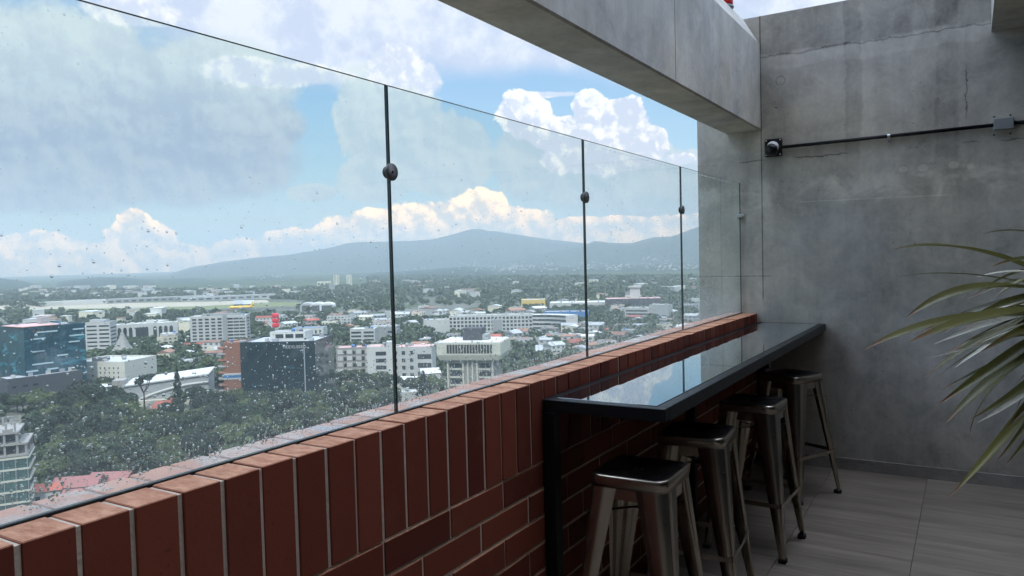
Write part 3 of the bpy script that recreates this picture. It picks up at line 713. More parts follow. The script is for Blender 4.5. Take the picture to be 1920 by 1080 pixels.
# ------------------------------------------------------------------ plant at the right
def plant():
    m, g = newmat('sword leaf')
    co = g.node('ShaderNodeTexCoord', out=3); uvn = g.node('ShaderNodeAttribute', out=2, attribute_name='tipness'); 
    rnd = g.node('ShaderNodeAttribute', out=2, attribute_name='tone')
    tipf = g.node('ShaderNodeAttribute', out=2, attribute_name='tipness')
    cc = g.mix(rnd, (.030, .040, .010), (.19, .175, .04))
    cc = g.mix(g.step(tipf + (g.noise(co, 14, 3) - .5) * .25, .86, .98), cc, (.16, .075, .035))
    cc = g.mix(g.step(rnd, .93, .96) * .85, cc, (.66, .64, .56))  # pale dry leaves, with white sky highlights painted into their colour
    cc = g.mix(g.step(g.noise(co, 45, 4, .6), .5, .7) * .35, cc, (.18, .18, .10))
    p = g.node('ShaderNodeBsdfPrincipled', {'Base Color': cc, 'Roughness': .45, 'Specular IOR Level': .4, 'Coat Weight': .12, 'Coat Roughness': .15})
    tr = g.node('ShaderNodeBsdfTranslucent', {'Color': g.scale(cc, 1.4)})
    finish(g, g.node('ShaderNodeMixShader', {0: .22, 1: p, 2: tr}))
    def wp(px, py, dep): d = pray(px, py); return Vector((d.x, d.y, d.z)) * (dep / FPX) + Vector((0, 0, CAM_H))
    C0 = wp(2075, 600, 2.45)
    root = thing('potted_dracaena', 'spiky potted plant with long arching sword leaves at the right edge', 'plant', (C0.x, C0.y, 0))
    def leaf(pts, wd, tone, twist=0.0):
        """ribbon with a keel: pts = world control points root->tip"""
        v = []; f = []; n_ = 16; tip = []
        P_ = [Vector(p) for p in pts]
        def at(t_):
            if len(P_) == 3: return P_[0] * (1 - t_) ** 2 + P_[1] * 2 * t_ * (1 - t_) + P_[2] * t_ ** 2
            return P_[0] * (1 - t_) ** 3 + P_[1] * 3 * t_ * (1 - t_) ** 2 + P_[2] * 3 * t_ ** 2 * (1 - t_) + P_[3] * t_ ** 3
        for i in range(n_ + 1):
            q = i / n_; p = at(q); tn = (at(min(q + .03, 1)) - at(max(q - .03, 0))).normalized()
            side = tn.cross(Vector((0, 0, 1)))
            side = side.normalized() if side.length > .05 else Vector((1, 0, 0))
            up = side.cross(tn).normalized()
            an = twist * (q - .3); s2 = side * math.cos(an) + up * math.sin(an); u2 = up * math.cos(an) - side * math.sin(an)
            w_ = wd * 1.95 * (math.sin(min(q * 1.9 + .35, PI / 2)) if q < .5 else 1.0) * (1 - max(0, (q - .45) / .55) ** 1.7) + .0006
            k_ = w_ * .38
            v += [p - s2 * w_ + u2 * k_, p - s2 * w_ * .5 + u2 * k_ * .35, p, p + s2 * w_ * .5 + u2 * k_ * .35, p + s2 * w_ + u2 * k_]
            tip += [q] * 5
        for i in range(n_):
            for j in range(4): f.append((i * 5 + j, i * 5 + j + 1, i * 5 + j + 6, i * 5 + j + 5))
        b_ = MB(); b_.add([x - Vector((C0.x, C0.y, 0)) for x in v], f, 0, True)
        o = b_.build('leaf', m, root); me = o.data
        a = me.attributes.new('tipness', 'FLOAT', 'POINT'); a.data.foreach_set('value', tip)
        a = me.attributes.new('tone', 'FLOAT', 'POINT'); a.data.foreach_set('value', [tone] * len(v))
    # leaves seen against the wall: tip bearing and how far the leaf reaches towards or away from the viewer
    spec = [
        ((1840, 439), (1960, 412), 2.2, .009, .35, .4), ((1668, 470), (1800, 435), 2.15, .012, .55, .5), ((1668, 522), (1780, 498), 2.5, .005, .3, .0),
        ((1698, 597), (1800, 500), 2.25, .017, .5, .9), ((1618, 657), (1760, 575), 1.95, .018, .6, .3), ((1702, 643), (1850, 575), 1.75, .022, .65, .15),
        ((1752, 645), (1880, 585), 2.3, .010, .97, .9), ((1742, 672), (1900, 640), 2.1, .010, .98, -.3), ((1732, 709), (1840, 600), 2.5, .013, .5, .6),
        ((1761, 704), (1850, 610), 2.7, .009, .4, .2), ((1757, 760), (1880, 660), 2.2, .012, .55, 1.2), ((1770, 797), (1840, 690), 2.3, .014, .4, .3),
        ((1822, 785), (1920, 730), 2.0, .011, .45, .2), ((1832, 793), (1930, 735), 2.1, .008, .96, .4), ((1818, 815), (1800, 700), 2.6, .006, .9, .3),
        ((1778, 935), (1900, 780), 1.95, .010, .92, .2), ((1867, 866), (1930, 770), 2.2, .006, .6, .8), ((1886, 871), (1930, 800), 2.3, .008, .7, .4),
        ((1830, 520), (1900, 500), 2.6, .008, .95, .7), ((1860, 560), (1950, 480), 2.4, .018, .6, -.5), ((1800, 620), (1900, 560), 2.6, .009, .5, .9),
        ((1815, 600), (1930, 530), 2.2, .014, .45, .6), ((1880, 690), (1960, 650), 2.4, .010, .4, .6), ((1905, 720), (1950, 640), 2.6, .008, .5, .2),
        ((1848, 745), (1890, 640), 2.8, .005, .3, .1), ((1905, 770), (1925, 640), 2.7, .006, .3, .1), ((1790, 690), (1880, 600), 2.4, .008, .97, .5),
        ((1775, 660), (1890, 590), 2.7, .010, .4, .6), ((1838, 660), (1930, 600), 2.0, .013, .5, .4), ((1860, 500), (1960, 460), 2.0, .015, .4, .4),
        ((1815, 560), (1930, 500), 2.5, .012, .3, .7), ((1870, 640), (1960, 590), 1.9, .012, .7, .5), ((1890, 800), (1960, 700), 2.1, .012, .5, .5),
        ((1845, 700), (1950, 620), 2.3, .012, .6, .6), ((1905, 610), (1990, 560), 2.0, .016, .5, .3), ((1915, 560), (1990, 500), 2.6, .014, .4, .3),
    ]
    for (tp, mp, dep, wd, tone, tw) in spec:
        rt = C0 + Vector((random.uniform(-.04, .04), random.uniform(-.04, .04), random.uniform(-.06, .10)))
        midd = (dep + 2.45) / 2
        leaf([rt, wp(mp[0] + 40, mp[1] - 10, midd), wp(*tp, dep)], wd, tone, tw * .7)
    for i in range(46):      # the rest of the rosette
        a = random.uniform(-2.0, 2.0) if i < 34 else random.uniform(2.5, 3.8); up = random.uniform(-.25, .6); L = random.uniform(.4, .62)
        d = Vector((math.cos(a), math.sin(a), 0))
        rt = C0 + Vector((0, 0, random.uniform(-.05, .12)))
        leaf([rt, rt + d * L * .45 + Vector((0, 0, up * L * .6)), rt + d * L + Vector((0, 0, up * L * .5 - .15))], random.uniform(.007, .017), .97 if i % 4 == 0 else random.uniform(.1, .9), random.uniform(-.4, .8))
    tr_ = MB(); tr_.tube([(0, 0, .38), (.01, .0, .8), (-.01, .01, 1.2), (0, 0, C0.z + .08)], [.035, .03, .028, .02], 12)
    tr_.build('trunk', M['bark'], root)
    MB().lathe([(0, 0), (.15, 0), (.19, .36), (.205, .37), (.205, .41), (.185, .41), (.175, .38), (0, .38)], 28).build('pot', M['charcoal'], root)
plant()

# ================================================================== the city far below
GZ = -72.0
def site(px, py, z=GZ):
    p, dep = ground_at(px, py, z)
    u = Vector((p.x, p.y, 0)).normalized()
    return p, dep / FPX, math.atan2(-u.x, u.y), u      # point, metres per photo pixel, facing, bearing
BLOCK = []                                             # footprints kept free of trees
def block(p, r): BLOCK.append((p.x, p.y, r))
WCACHE = {}
def wmesh(w, h, d, mat):
    k_ = (round(w, 2), round(h, 2), round(d, 2), mat)
    if k_ not in WCACHE: WCACHE[k_] = MB().box(-w / 2, -d, 0, w / 2, .02, h).mesh('window', M[mat])
    return WCACHE[k_]
SIDE = {'f': (0, 0), 'r': (1, PI / 2), 'l': (3, -PI / 2)}
def windows(t, side, w, d, z0, z1, floors, cols, fw=.6, fh=.5, mat='dark_window', x0=None, x1=None, part='window', dep=.12, lim=100):
    """separate window parts on the front (-Y), right (+X) or left (-X) face of a block w x d"""
    L = w if side == 'f' else d
    x0 = -L / 2 if x0 is None else x0; x1 = L / 2 if x1 is None else x1
    pw, ph = (x1 - x0) / cols, (z1 - z0) / floors
    me = wmesh(pw * fw, ph * fh, dep, mat); n_ = 0
    for i in range(floors):
        for j in range(cols):
            if n_ >= lim: return
            q = x0 + (j + .5) * pw; z_ = z0 + i * ph + ph * (1 - fh) * .45
            if side == 'f': obj(part, me, t, (q, -d / 2, z_))
            elif side == 'r': obj(part, me, t, (w / 2, q, z_), PI / 2)
            else: obj(part, me, t, (-w / 2, -q, z_), -PI / 2)
            n_ += 1
def bands(t, side, w, d, zs, h, mat, dep=.5, x0=None, x1=None, part='balcony'):
    L = w if side == 'f' else d
    x0 = -L / 2 if x0 is None else x0; x1 = L / 2 if x1 is None else x1
    me = MB().box(x0, -dep, 0, x1, -.01, h).mesh(part, M[mat])
    for z_ in zs:
        if side == 'f': obj(part, me, t, (0, -d / 2, z_))
        elif side == 'r': obj(part, me, t, (w / 2, 0, z_), PI / 2)
        else: obj(part, me, t, (-w / 2, 0, z_), -PI / 2)
def bld(name, label, px, py, yaw, cat='building', group=None, r=None):
    p, s_, fz, u = site(px, py)
    t = thing(name, label, cat, p, fz + math.radians(yaw), group)
    if r: block(p, r)
    return t, s_
def body(t, w, d, h, wmat, rmat=None, par=.7, part='wall', x=0, y=0, z=0):
    o = MB().box(x - w / 2, y - d / 2, z, x + w / 2, y + d / 2, z + h).build(part, M[wmat], t)
    if rmat:
        MB().box(x - w / 2 + .4, y - d / 2 + .4, z + h, x + w / 2 - .4, y + d / 2 - .4, z + h + .12).build('roof', M[rmat], t)
        b_ = MB()
        for a_, b0, c_, d_ in ((-w / 2, -d / 2, w / 2, -d / 2 + .35), (-w / 2, d / 2 - .35, w / 2, d / 2), (-w / 2, -d / 2 + .35, -w / 2 + .35, d / 2 - .35), (w / 2 - .35, -d / 2 + .35, w / 2, d / 2 - .35)):
            b_.box(x + a_, y + b0, z + h, x + c_, y + d_, z + h + par)
        b_.build('parapet', M[wmat], t)
        ru = random.Random(int(w * 13 + d * 7 + h * 3 + abs(t.location.x)))
        for _ in range(min(7, max(1, int(w * d / 70)))):
            a_, b0, c_ = ru.uniform(.7, 1.8), ru.uniform(.6, 1.5), ru.uniform(.7, 2.0)
            ux, uy = x + ru.uniform(-w / 2 + 2.4, w / 2 - 2.4), y + ru.uniform(-d / 2 + 2, d / 2 - 2)
            if ru.random() < .35: MB().lathe([(0, 0), (a_ * .7, 0), (a_ * .7, c_), (a_ * .4, c_ + .3), (0, c_ + .35)], 10, 0, Matrix.Translation((ux, uy, z + h + .13))).build('water_tank', M[ru.choice(('charcoal', 'blue_roof', 'grey_wall'))], t)
            else: MB().box(ux - a_, uy - b0, z + h + .13, ux + a_, uy + b0, z + h + .13 + c_).build('roof_unit', M[ru.choice(('grey_wall', 'white_wall', 'grey_paint'))], t)
    return o

# 1 dark teal office block with lettering
t, s_ = bld('glass_office', 'dark teal mirror-glass office block with pale lettering along its top edge', 545, 752, -19, r=26)
p0 = t.location
w, d, h = 39.0, 34.0, 33.0
body(t, w, d, h, 'teal_glass', 'grey_roof', 1.0, part='curtain_wall')
body(t, 19, 12, 4.2, 'white_wall', 'grey_roof', .4, part='penthouse', x=1, y=2, z=h + .2)
windows(t, 'f', 19, 12 - 4 + .0, h + 1, h + 4, 1, 3, .8, .7, x0=-6, x1=10)
MB().box(13.6, -d / 2 - .35, 1, 14.1, -d / 2 - .01, h).build('fin', M['grey_paint'], t)
def text(s_txt, size, mat, parent, loc, rx=PI / 2, rz=0, depth=.06, name='lettering'):
    cu_ = bpy.data.curves.new(name, 'FONT'); cu_.body = s_txt; cu_.size = size; cu_.extrude = depth; cu_.align_x = 'CENTER'; cu_.resolution_u = 2
    to = bpy.data.objects.new(name, cu_); COL.objects.link(to)
    me = bpy.data.meshes.new_from_object(to.evaluated_get(bpy.context.evaluated_depsgraph_get())); me.materials.clear(); me.materials.append(M[mat])
    bpy.data.objects.remove(to)
    o = bpy.data.objects.new(name, me); COL.objects.link(o); o.parent = parent; o.location = loc; o.rotation_euler = (rx, 0, rz); return o
text('HEIDELBERG', 2.2, 'grey_roof', t, (9.0, -d / 2 - .15, h - 2.6))
# brick block beside it
t, s_ = bld('brick_tower', 'red brick apartment tower with rounded balconies, left of the dark glass office', 449, 752, -12, r=12)
body(t, 12, 14, 32, 'brick_far', 'rust_roof')
for i in range(9):
    MB().lathe([(0, 0), (3.4, 0), (3.4, 1.1), (0, 1.1)], 14, 0, Matrix.Translation((-6, -4, 2.8 + i * 3.3))).build('balcony', M['raw_concrete' if i % 2 else 'brick_far'], t)
bands(t, 'f', 12, 14, [13.0, 15.4], .9, 'white_wall', .4, part='band')
MB().box(-5.9, -7.5, 13.9, 5.9, -7.02, 15.3).build('blue_banner', M['blue_roof'], t)

# 2 blue glass block far left
t, s_ = bld('blue_glass_office', 'tall blue glass office block with pale horizontal fins at the left edge', 78, 742, 24, r=34)
w, d, h = 33.0, 40.0, 41.0
body(t, w, d, h, 'blue_glass', 'grey_roof', 1.2, part='curtain_wall')
M['pale_fin'] = pm('pale fin', (.38, .50, .54), .4, .1)
rs = random.Random(5)
fin = {}
for i in range(11):
    z_ = 3 + i * 3.55
    for kk in range(rs.choice((1, 2, 2))):
        L = rs.choice((4, 6, 8, 11)); x_ = rs.uniform(-w / 2 + L / 2, w / 2 - L / 2)
        me = fin.setdefault(L, MB().box(-L / 2, -.45, 0, L / 2, -.01, .75).mesh('fin', M['pale_fin']))
        obj('fin', me, t, (x_, -d / 2, z_))
MB().box(-2, -8, h + .2, 3, -3, h + 5.5).build('stair_head', M['grey_wall'], t)
MB().box(-w / 2 - 1, -d / 2 - 1, h + 1.3, 2, 4, h + 1.7).build('canopy', M['pink_roof'], t)
text('V A L', 2.6, 'brick_far', t, (-9, -d / 2 - .2, h - 2.2))
t, s_ = bld('charcoal_podium', 'low charcoal clad block in front of the blue glass offices', 78, 752, 20, r=20)
body(t, 38, 16, 15, 'charcoal', 'grey_roof'); windows(t, 'f', 46, 16, 9, 13, 1, 3, .5, .3, x0=-18, x1=-3)

# 3 white slab behind
t, s_ = bld('white_office_slab', 'pale grey mid-rise block with ribbon windows, right of the blue glass offices', 192, 662, -22, r=20)
body(t, 20, 14, 27, 'white_wall', 'grey_roof'); body(t, 9, 12, 22, 'white_wall', 'grey_roof', part='side_wing', x=-14.5, y=0)
windows(t, 'f', 20, 14, 2, 26, 7, 2, .8, .38); windows(t, 'r', 20, 14, 2, 24, 7, 1, .8, .38)
MB().box(-8, -3, 27.2, 6, 3, 29.6).build('roof_plant', M['grey_wall'], t)

# 4 arcaded building
t, s_ = bld('arcade_building', 'long white building with a row of tall dark arches behind the trees', 272, 638, -4, r=36)
body(t, 62, 16, 17, 'white_wall', 'bright_roof')
ar = [(-1.6, 0), (1.6, 0), (1.6, 9)] + [(1.6 * math.cos(a), 9 + 2.2 * math.sin(a)) for a in [PI * i / 8 for i in range(1, 8)]] + [(-1.6, 9)]
am = MB(); am.prism(ar, -.25, .02, 0, Mr); am = am.mesh('arch', M['dark_window'])
for x_ in (-27, -22, -17, -12, -6, -3.2, -.4, 2.4, 10, 15, 20, 25): obj('arch', am, t, (x_, -8, 3.2))
MB().box(2, -3, 17.2, 9, 3, 20.5).build('roof_plant', M['white_wall'], t)

# 5 tent-like chapel
t, s_ = bld('tent_chapel', 'pointed concrete chapel with a swooping tent roof', 231, 670, 10, r=13)
v = []; f = []; n_ = 24; R_ = [(12.5, 0), (9.2, 3), (6.6, 7), (4.4, 11.4), (2.3, 16.5), (.25, 23)]
for r_, z_ in R_:
    for k in range(n_):
        a = 2 * PI * k / n_; rr = r_ * (1 + .22 * math.cos(4 * a) * (1 - z_ / 23))
        v.append((rr * math.cos(a), rr * math.sin(a), z_))
for i in range(len(R_) - 1):
    for k in range(n_): f.append((i * n_ + k, i * n_ + (k + 1) % n_, (i + 1) * n_ + (k + 1) % n_, (i + 1) * n_ + k))
MB().add(v, f, 0, True).build('tent_roof', M['raw_concrete'], t)
MB().add([(-2.5, -11.5, 0), (2.5, -11.5, 0), (0, -8.2, 4.2), (-2.5, -8, 0), (2.5, -8, 0)], [(0, 1, 2), (3, 0, 2), (1, 4, 2), (4, 3, 2)]).build('entrance', M['charcoal'], t)

# 6 white warehouse
t, s_ = bld('white_warehouse', 'big boxy white building with small windows, cream on its right side', 218, 724, -38, r=24)
w, d, h = 36.0, 30.0, 16.5
body(t, w, d, h, 'ivory_wall', 'bright_roof', 1.0)
windows(t, 'f', w, d, 4, 15, 4, 5, .22, .42, x0=0, x1=15)
windows(t, 'f', w, d, 3, 15, 3, 2, .1, .3, x0=-15, x1=0)
MB().box(-9, -9, h + .2, -2, -3, h + 2.8).build('roof_plant', M['raw_concrete'], t)
# 7 low hall + grey arena
t, s_ = bld('low_hall', 'low hall with a pale flat roof in front of the white warehouse', 213, 752, -16, r=15)
body(t, 24, 22, 8.0, 'warm_concrete', 'bright_roof', .5)
windows(t, 'f', 24, 22, 1, 6, 1, 6, .5, .5)
t, s_ = bld('grey_arena', 'long grey shed with a curved band on its wall and a white roof edge', 322, 750, -10, r=24)
w, d, h = 42, 24, 13
MB().add([(-21, -12, 0), (21, -12, 0), (21, 12, 0), (-21, 12, 0), (-21, -12, 10.5), (21, -12, 14.5), (21, 12, 15), (-21, 12, 11)], [(0, 3, 2, 1), (4, 5, 6, 7), (0, 1, 5, 4), (1, 2, 6, 5), (2, 3, 7, 6), (3, 0, 4, 7)]).build('wall', M['grey_wall'], t)
MB().add([(-21.5, -12.8, 10.6), (21.5, -12.8, 14.6), (21.5, 12.5, 15.1), (-21.5, 12.5, 11.1), (-21.5, -12.8, 11.3), (21.5, -12.8, 15.3), (21.5, 12.5, 15.8), (-21.5, 12.5, 11.8)], [(0, 3, 2, 1), (4, 5, 6, 7), (0, 1, 5, 4), (1, 2, 6, 5), (2, 3, 7, 6), (3, 0, 4, 7)]).build('roof', M['bright_roof'], t)
cv = MB(); cv.tube([(-15 + 36 * q, -12.3, 2.5 + 8.0 * math.sin(q * PI / 2) ** .8) for q in [i / 14 for i in range(15)]], .7, 6)
cv.build('curved_band', M['white_wall'], t)
MB().box(-20, -15, 0, 20, -12.1, 3.0).build('annex', M['warm_concrete'], t)
MB().box(-27, -11, 0, -21.2, -2, 14).build('side_block', M['raw_concrete'], t)

# 8 apartment slab
t, s_ = bld('apartment_slab', 'long white apartment slab with dark recessed balconies and a grey stair tower', 415, 646, -14, r=34)
w, d, h = 50, 16, 27
body(t, w, d, h, 'white_wall', 'bright_roof')
windows(t, 'f', w, d, 2, 26, 8, 5, .62, .52, x0=-24, x1=4, part='loggia'); windows(t, 'f', w, d, 2, 26, 8, 3, .9, .5, x0=8, x1=24, part='loggia')
MB().box(4.2, -9.0, 0, 7.8, -8.02, 28.5).build('stair_tower', M['grey_wall'], t)
windows(t, 'r', w, d, 2, 26, 8, 1, .5, .4)
MB().box(-16, -3, 27.2, 18, 3, 29.2).build('roof_plant', M['grey_wall'], t)
# 9 red billboard
t, s_ = bld('red_sign_tower', 'tall red sign of stacked round panels on a mast above the roofs', 518, 642, 0, cat='sign')
MB().tube([(0, 0, 0), (0, 0, 14)], .5, 8).build('mast', M['grey_paint'], t)
for i in range(3):
    MB().bbox(-3.2, -1.2, 14 + i * 4.6, 3.2, 1.2, 18.4 + i * 4.6, 1.0).build('red_panel', M['billboard_red'], t)
# 10 grey office with blue glass roof
t, s_ = bld('striped_office', 'white office with dark vertical stripes and a pale blue roof, behind the dark glass office', 583, 640, -16, r=20)
body(t, 28, 14, 13, 'white_wall', 'blue_roof'); 
for x_ in (-12, -9, -6): MB().box(x_ - .9, -7.3, 1, x_ + .9, -7.02, 12.5).build('glass_stripe', M['dark_window'], t)
windows(t, 'f', 28, 14, 2, 12, 2, 4, .4, .6, x0=-3, x1=13)

# 11 white apartments, three joined sections -> three buildings
t, s_ = bld('balcony_apartments', 'white five-storey apartment row with square white panels, right of the dark glass office', 668, 712, -6, r=16)
w, d, h = 22, 13, 20.5
body(t, w, d, h, 'raw_concrete', 'pink_roof')
for i in range(5):
    for j in range(4): obj('white_panel', wmesh(2.9, 2.5, .35, 'white_wall'), t, (-8.6 + j * 5.6, -6.5, 1.6 + i * 3.9))
windows(t, 'f', w, d, .5, 20, 5, 4, .3, .6, x0=-8.4, x1=13.6)
t, s_ = bld('centre_apartments', 'white apartment block with a tall plain stair tower seen through the first glass joint', 716, 714, -8, r=14)
w, d, h = 15, 14, 21.5
body(t, w, d, h, 'white_wall', 'pink_roof'); windows(t, 'f', w, d, 3, 20, 4, 1, .95, .55, x0=-2.4, x1=4.2)
MB().box(4.4, -7.6, 0, 8.6, -2, 25).build('stair_tower', M['white_wall'], t)
t, s_ = bld('pink_roof_apartments', 'white four-storey apartments with a pink flat roof, left of the concrete office tower', 776, 712, -12, r=16)
w, d, h = 26, 14, 21
body(t, w, d, h, 'white_wall', 'pink_roof', .4); windows(t, 'f', w, d, 2, 20, 4, 3, .42, .5, x0=-12, x1=3)
windows(t, 'f', w, d, 2, 18, 3, 1, .95, .55, x0=4, x1=12.8)

# 12 brutalist office
t, s_ = bld('concrete_office_tower', 'concrete office tower with a wide overhanging top storey and dark window strip', 893, 778, -14, r=22)
body(t, 21, 17, 27, 'raw_concrete', None)
top = MB(); top.add([(-14, -11, 27.5), (14, -11, 27.5), (14, 11, 27.5), (-14, 11, 27.5), (-15, -12, 30), (15, -12, 30), (15, 12, 30), (-15, 12, 30), (-15, -12, 35.5), (15, -12, 35.5), (15, 12, 35.5), (-15, 12, 35.5)],
    [(3, 2, 1, 0), (8, 9, 10, 11)] + [(a, (a + 1) % 4, 4 + (a + 1) % 4, 4 + a) for a in range(4)] + [(4 + a, 4 + (a + 1) % 4, 8 + (a + 1) % 4, 8 + a) for a in range(4)])
top.build('top_storey', M['warm_concrete'], t)
MB().box(-14.3, -11.3, 35.6, 14.3, 11.3, 35.9).build('roof', M['bright_roof'], t)
MB().box(-4.5, -4, 36.0, 4.5, 5, 41.5).build('roof_plant', M['charcoal'], t); MB().box(4.6, -3, 36.0, 7.4, 3, 38.6).build('tank_housing', M['grey_wall'], t)
for j in range(16): obj('window', wmesh(1.05, 4.0, .12, 'dark_window'), t, (-9.6 + j * 1.35, -12, 30.8))
windows(t, 'l', 30, 24, 31, 35, 1, 5, .5, .7)
for i in range(7):
    for x_ in (-6.9, 6.9):
        obj('window', wmesh(5.6, 2.0, .1, 'dark_window'), t, (x_, -8.5, 1.5 + i * 3.7)); obj('sill', wmesh(6.2, .55, .7, 'warm_concrete'), t, (x_, -8.5, .6 + i * 3.7))
for x_ in (-10.6, -3.3, -1.1, 1.1, 3.3, 10.6): MB().box(x_ - .35, -9.6, 0, x_ + .35, -8.52, 27.4).build('pier', M['warm_concrete'], t)

# 13 long hotel
t, s_ = bld('long_hotel', 'very long pale four-storey block with rows of dark balconies, curved at its right end', 922, 622, -6, r=62)
w, d, h = 84, 16, 17
body(t, w, d, h, 'white_wall', 'bright_roof'); windows(t, 'f', w, d, 1.5, 16.5, 4, 22, .62, .6, part='loggia', lim=88)
body(t, 26, 14, 13, 'white_wall', 'bright_roof', part='left_wing', x=-56, y=4)
cvb = MB(); pl_ = []
for i in range(9):
    a = math.radians(90 - i * 7); pl_.append((42 + 40 * math.cos(a) * 1.0, -48 + 40 * math.sin(a)))
pl2 = [(42 + 54 * math.cos(math.radians(90 - i * 7)), -48 + 54 * math.sin(math.radians(90 - i * 7))) for i in range(8, -1, -1)]
cvb.prism(pl_ + pl2, 0, 17); cvb.build('curved_wing', M['white_wall'], t)
for z_ in (3, 7, 11, 15):
    sl = MB(); sl.prism([(42 + 39.6 * math.cos(math.radians(90 - i * 7)), -48 + 39.6 * math.sin(math.radians(90 - i * 7))) for i in range(9)] + [(42 + 40.2 * math.cos(math.radians(90 - i * 7)), -48 + 40.2 * math.sin(math.radians(90 - i * 7))) for i in range(8, -1, -1)], z_, z_ + 1.7)
    sl.build('window_strip', M['dark_window'], t)
t, s_ = bld('blank_slab', 'windowless pale grey slab standing in front of the long hotel', 933, 636, 0, r=8)
body(t, 9, 8, 18, 'grey_wall', 'grey_roof')
# 14 four-storey office left of joint two
t, s_ = bld('small_white_office', 'white four-storey office with open galleries behind the apartment row', 684, 648, -14, r=18)
body(t, 22, 14, 15, 'white_wall', 'bright_roof'); windows(t, 'f', 22, 14, 1, 14, 4, 2, .8, .5); 
t, s_ = bld('plain_annex', 'plain pale block joined behind the first glass joint', 722, 640, -14, r=16)
body(t, 26, 14, 14, 'grey_wall', 'bright_roof'); windows(t, 'f', 26, 14, 2, 12, 2, 2, .3, .4)
t, s_ = bld('yellow_warehouse', 'low warehouse with a yellow front at the foot of the far woods', 1000, 574, 0, r=30)
body(t, 36, 30, 10, 'yellow_wall', 'bright_roof'); windows(t, 'f', 36, 30, 1, 6, 1, 4, .5, .6)
t, s_ = bld('blue_warehouse', 'long blue metal warehouse right of the long hotel', 1062, 600, -4, r=30)
body(t, 52, 26, 10, 'blue_roof', 'grey_roof'); windows(t, 'f', 52, 26, 1, 6, 1, 5, .5, .5)
t, s_ = bld('dark_museum', 'wide dark grey hall with a pale roof and a square white water tower on top', 1187, 578, 0, r=50)
body(t, 76, 40, 14, 'charcoal', 'pink_roof'); MB().box(-4, -4, 14.2, 10, 6, 29).build('tower', M['white_wall'], t); MB().box(-6, -6, 29.01, 12, 8, 31).build('tower_cap', M['white_wall'], t)
windows(t, 'f', 76, 40, 2, 10, 1, 8, .4, .4)
t, s_ = bld('ribbon_office', 'white office with three ribbon windows among trees at the right', 1198, 600, -18, r=26)
body(t, 28, 16, 14, 'white_wall', 'bright_roof'); windows(t, 'f', 28, 16, 2, 13, 3, 1, .9, .45); body(t, 22, 18, 17, 'grey_wall', 'bright_roof', part='rear_wing', x=24, y=6)
t, s_ = bld('bright_mall', 'wide bright flat-roofed market hall beyond the hotel', 1095, 578, 0, r=50)
body(t, 96, 40, 9, 'white_wall', 'bright_roof')

# 15 unfinished tower in the left corner
t, s_ = bld('unfinished_tower', 'unfinished tower with bare concrete top floors and green glass below, in the left corner', 8, 968, -8, r=16)
w, d, h = 15.5, 14, 27.5
body(t, w, d, 19.0, 'green_glass', None, part='curtain_wall')
bands(t, 'f', w, d, [z_ for z_ in (1.8, 5.1, 8.4, 11.7, 15.0, 18.3)], .55, 'warm_concrete', .25, part='slab_edge')
bands(t, 'r', w, d, [z_ for z_ in (1.8, 5.1, 8.4, 11.7, 15.0, 18.3)], .55, 'warm_concrete', .25, part='slab_edge')
for i in range(6): MB().box(-7.7 + i * 3.0, -7.2, 0, -7.55 + i * 3.0, -7.02, 18.9).build('mullion', M['grey_paint'], t)
for i, z_ in enumerate((19.05, 22.4, 25.8)):
    MB().box(-w / 2 - .2, -d / 2 - .2, z_, w / 2 + (0 if i < 2 else -2.2), d / 2, z_ + .6).build('floor_slab', M['raw_concrete'], t)
for z_ in (19.66, 23.01):
    me = MB().box(-.3, -.3, 0, .3, .3, 2.75).mesh('column', M['raw_concrete'])
    for x_ in (-7, -2.6, 1.9, 5.0, 7.2):
        for y_ in (-6.6, 0, 6.4):
            if z_ < 23 or x_ < 6: obj('column', me, t, (x_, y_, z_))
me = MB().box(-.25, -.25, 0, .25, .25, 2.6).mesh('column', M['raw_concrete'])
for x_ in (-7, -4.6, -2.2, .2, 2.4, 4.6): obj('column', me, t, (x_, -6.4, 26.45)); obj('column', me, t, (x_, 5, 26.45))
MB().box(-7, -3, 19.7, 4, 6, 25.7).build('core_wall', M['charcoal'], t)
bx = [(-7.2, 1.0), (-3, 1.4), (1.5, .8)]
for x_, z_ in bx: MB().box(x_, -6.9, 26.45, x_ + 2.6, -6.6, 26.45 + z_).build('block_wall', M['raw_concrete'], t)

def gable(t, w, d, h, rise, wmat, rmat, x=0, y=0, hip=False):
    MB().box(x - w / 2, y - d / 2, 0, x + w / 2, y + d / 2, h).build('wall', M[wmat], t)
    o_ = .5; k_ = w * .28 if hip else 0
    v = [(x - w / 2 - o_, y - d / 2 - o_, h + .03), (x + w / 2 + o_, y - d / 2 - o_, h + .03), (x + w / 2 + o_, y + d / 2 + o_, h + .03), (x - w / 2 - o_, y + d / 2 + o_, h + .03), (x - w / 2 - o_ + k_, y, h + rise), (x + w / 2 + o_ - k_, y, h + rise)]
    MB().add(v, [(0, 1, 5, 4), (2, 3, 4, 5), (1, 2, 5), (3, 0, 4), (3, 2, 1, 0)]).build('roof', M[rmat], t)
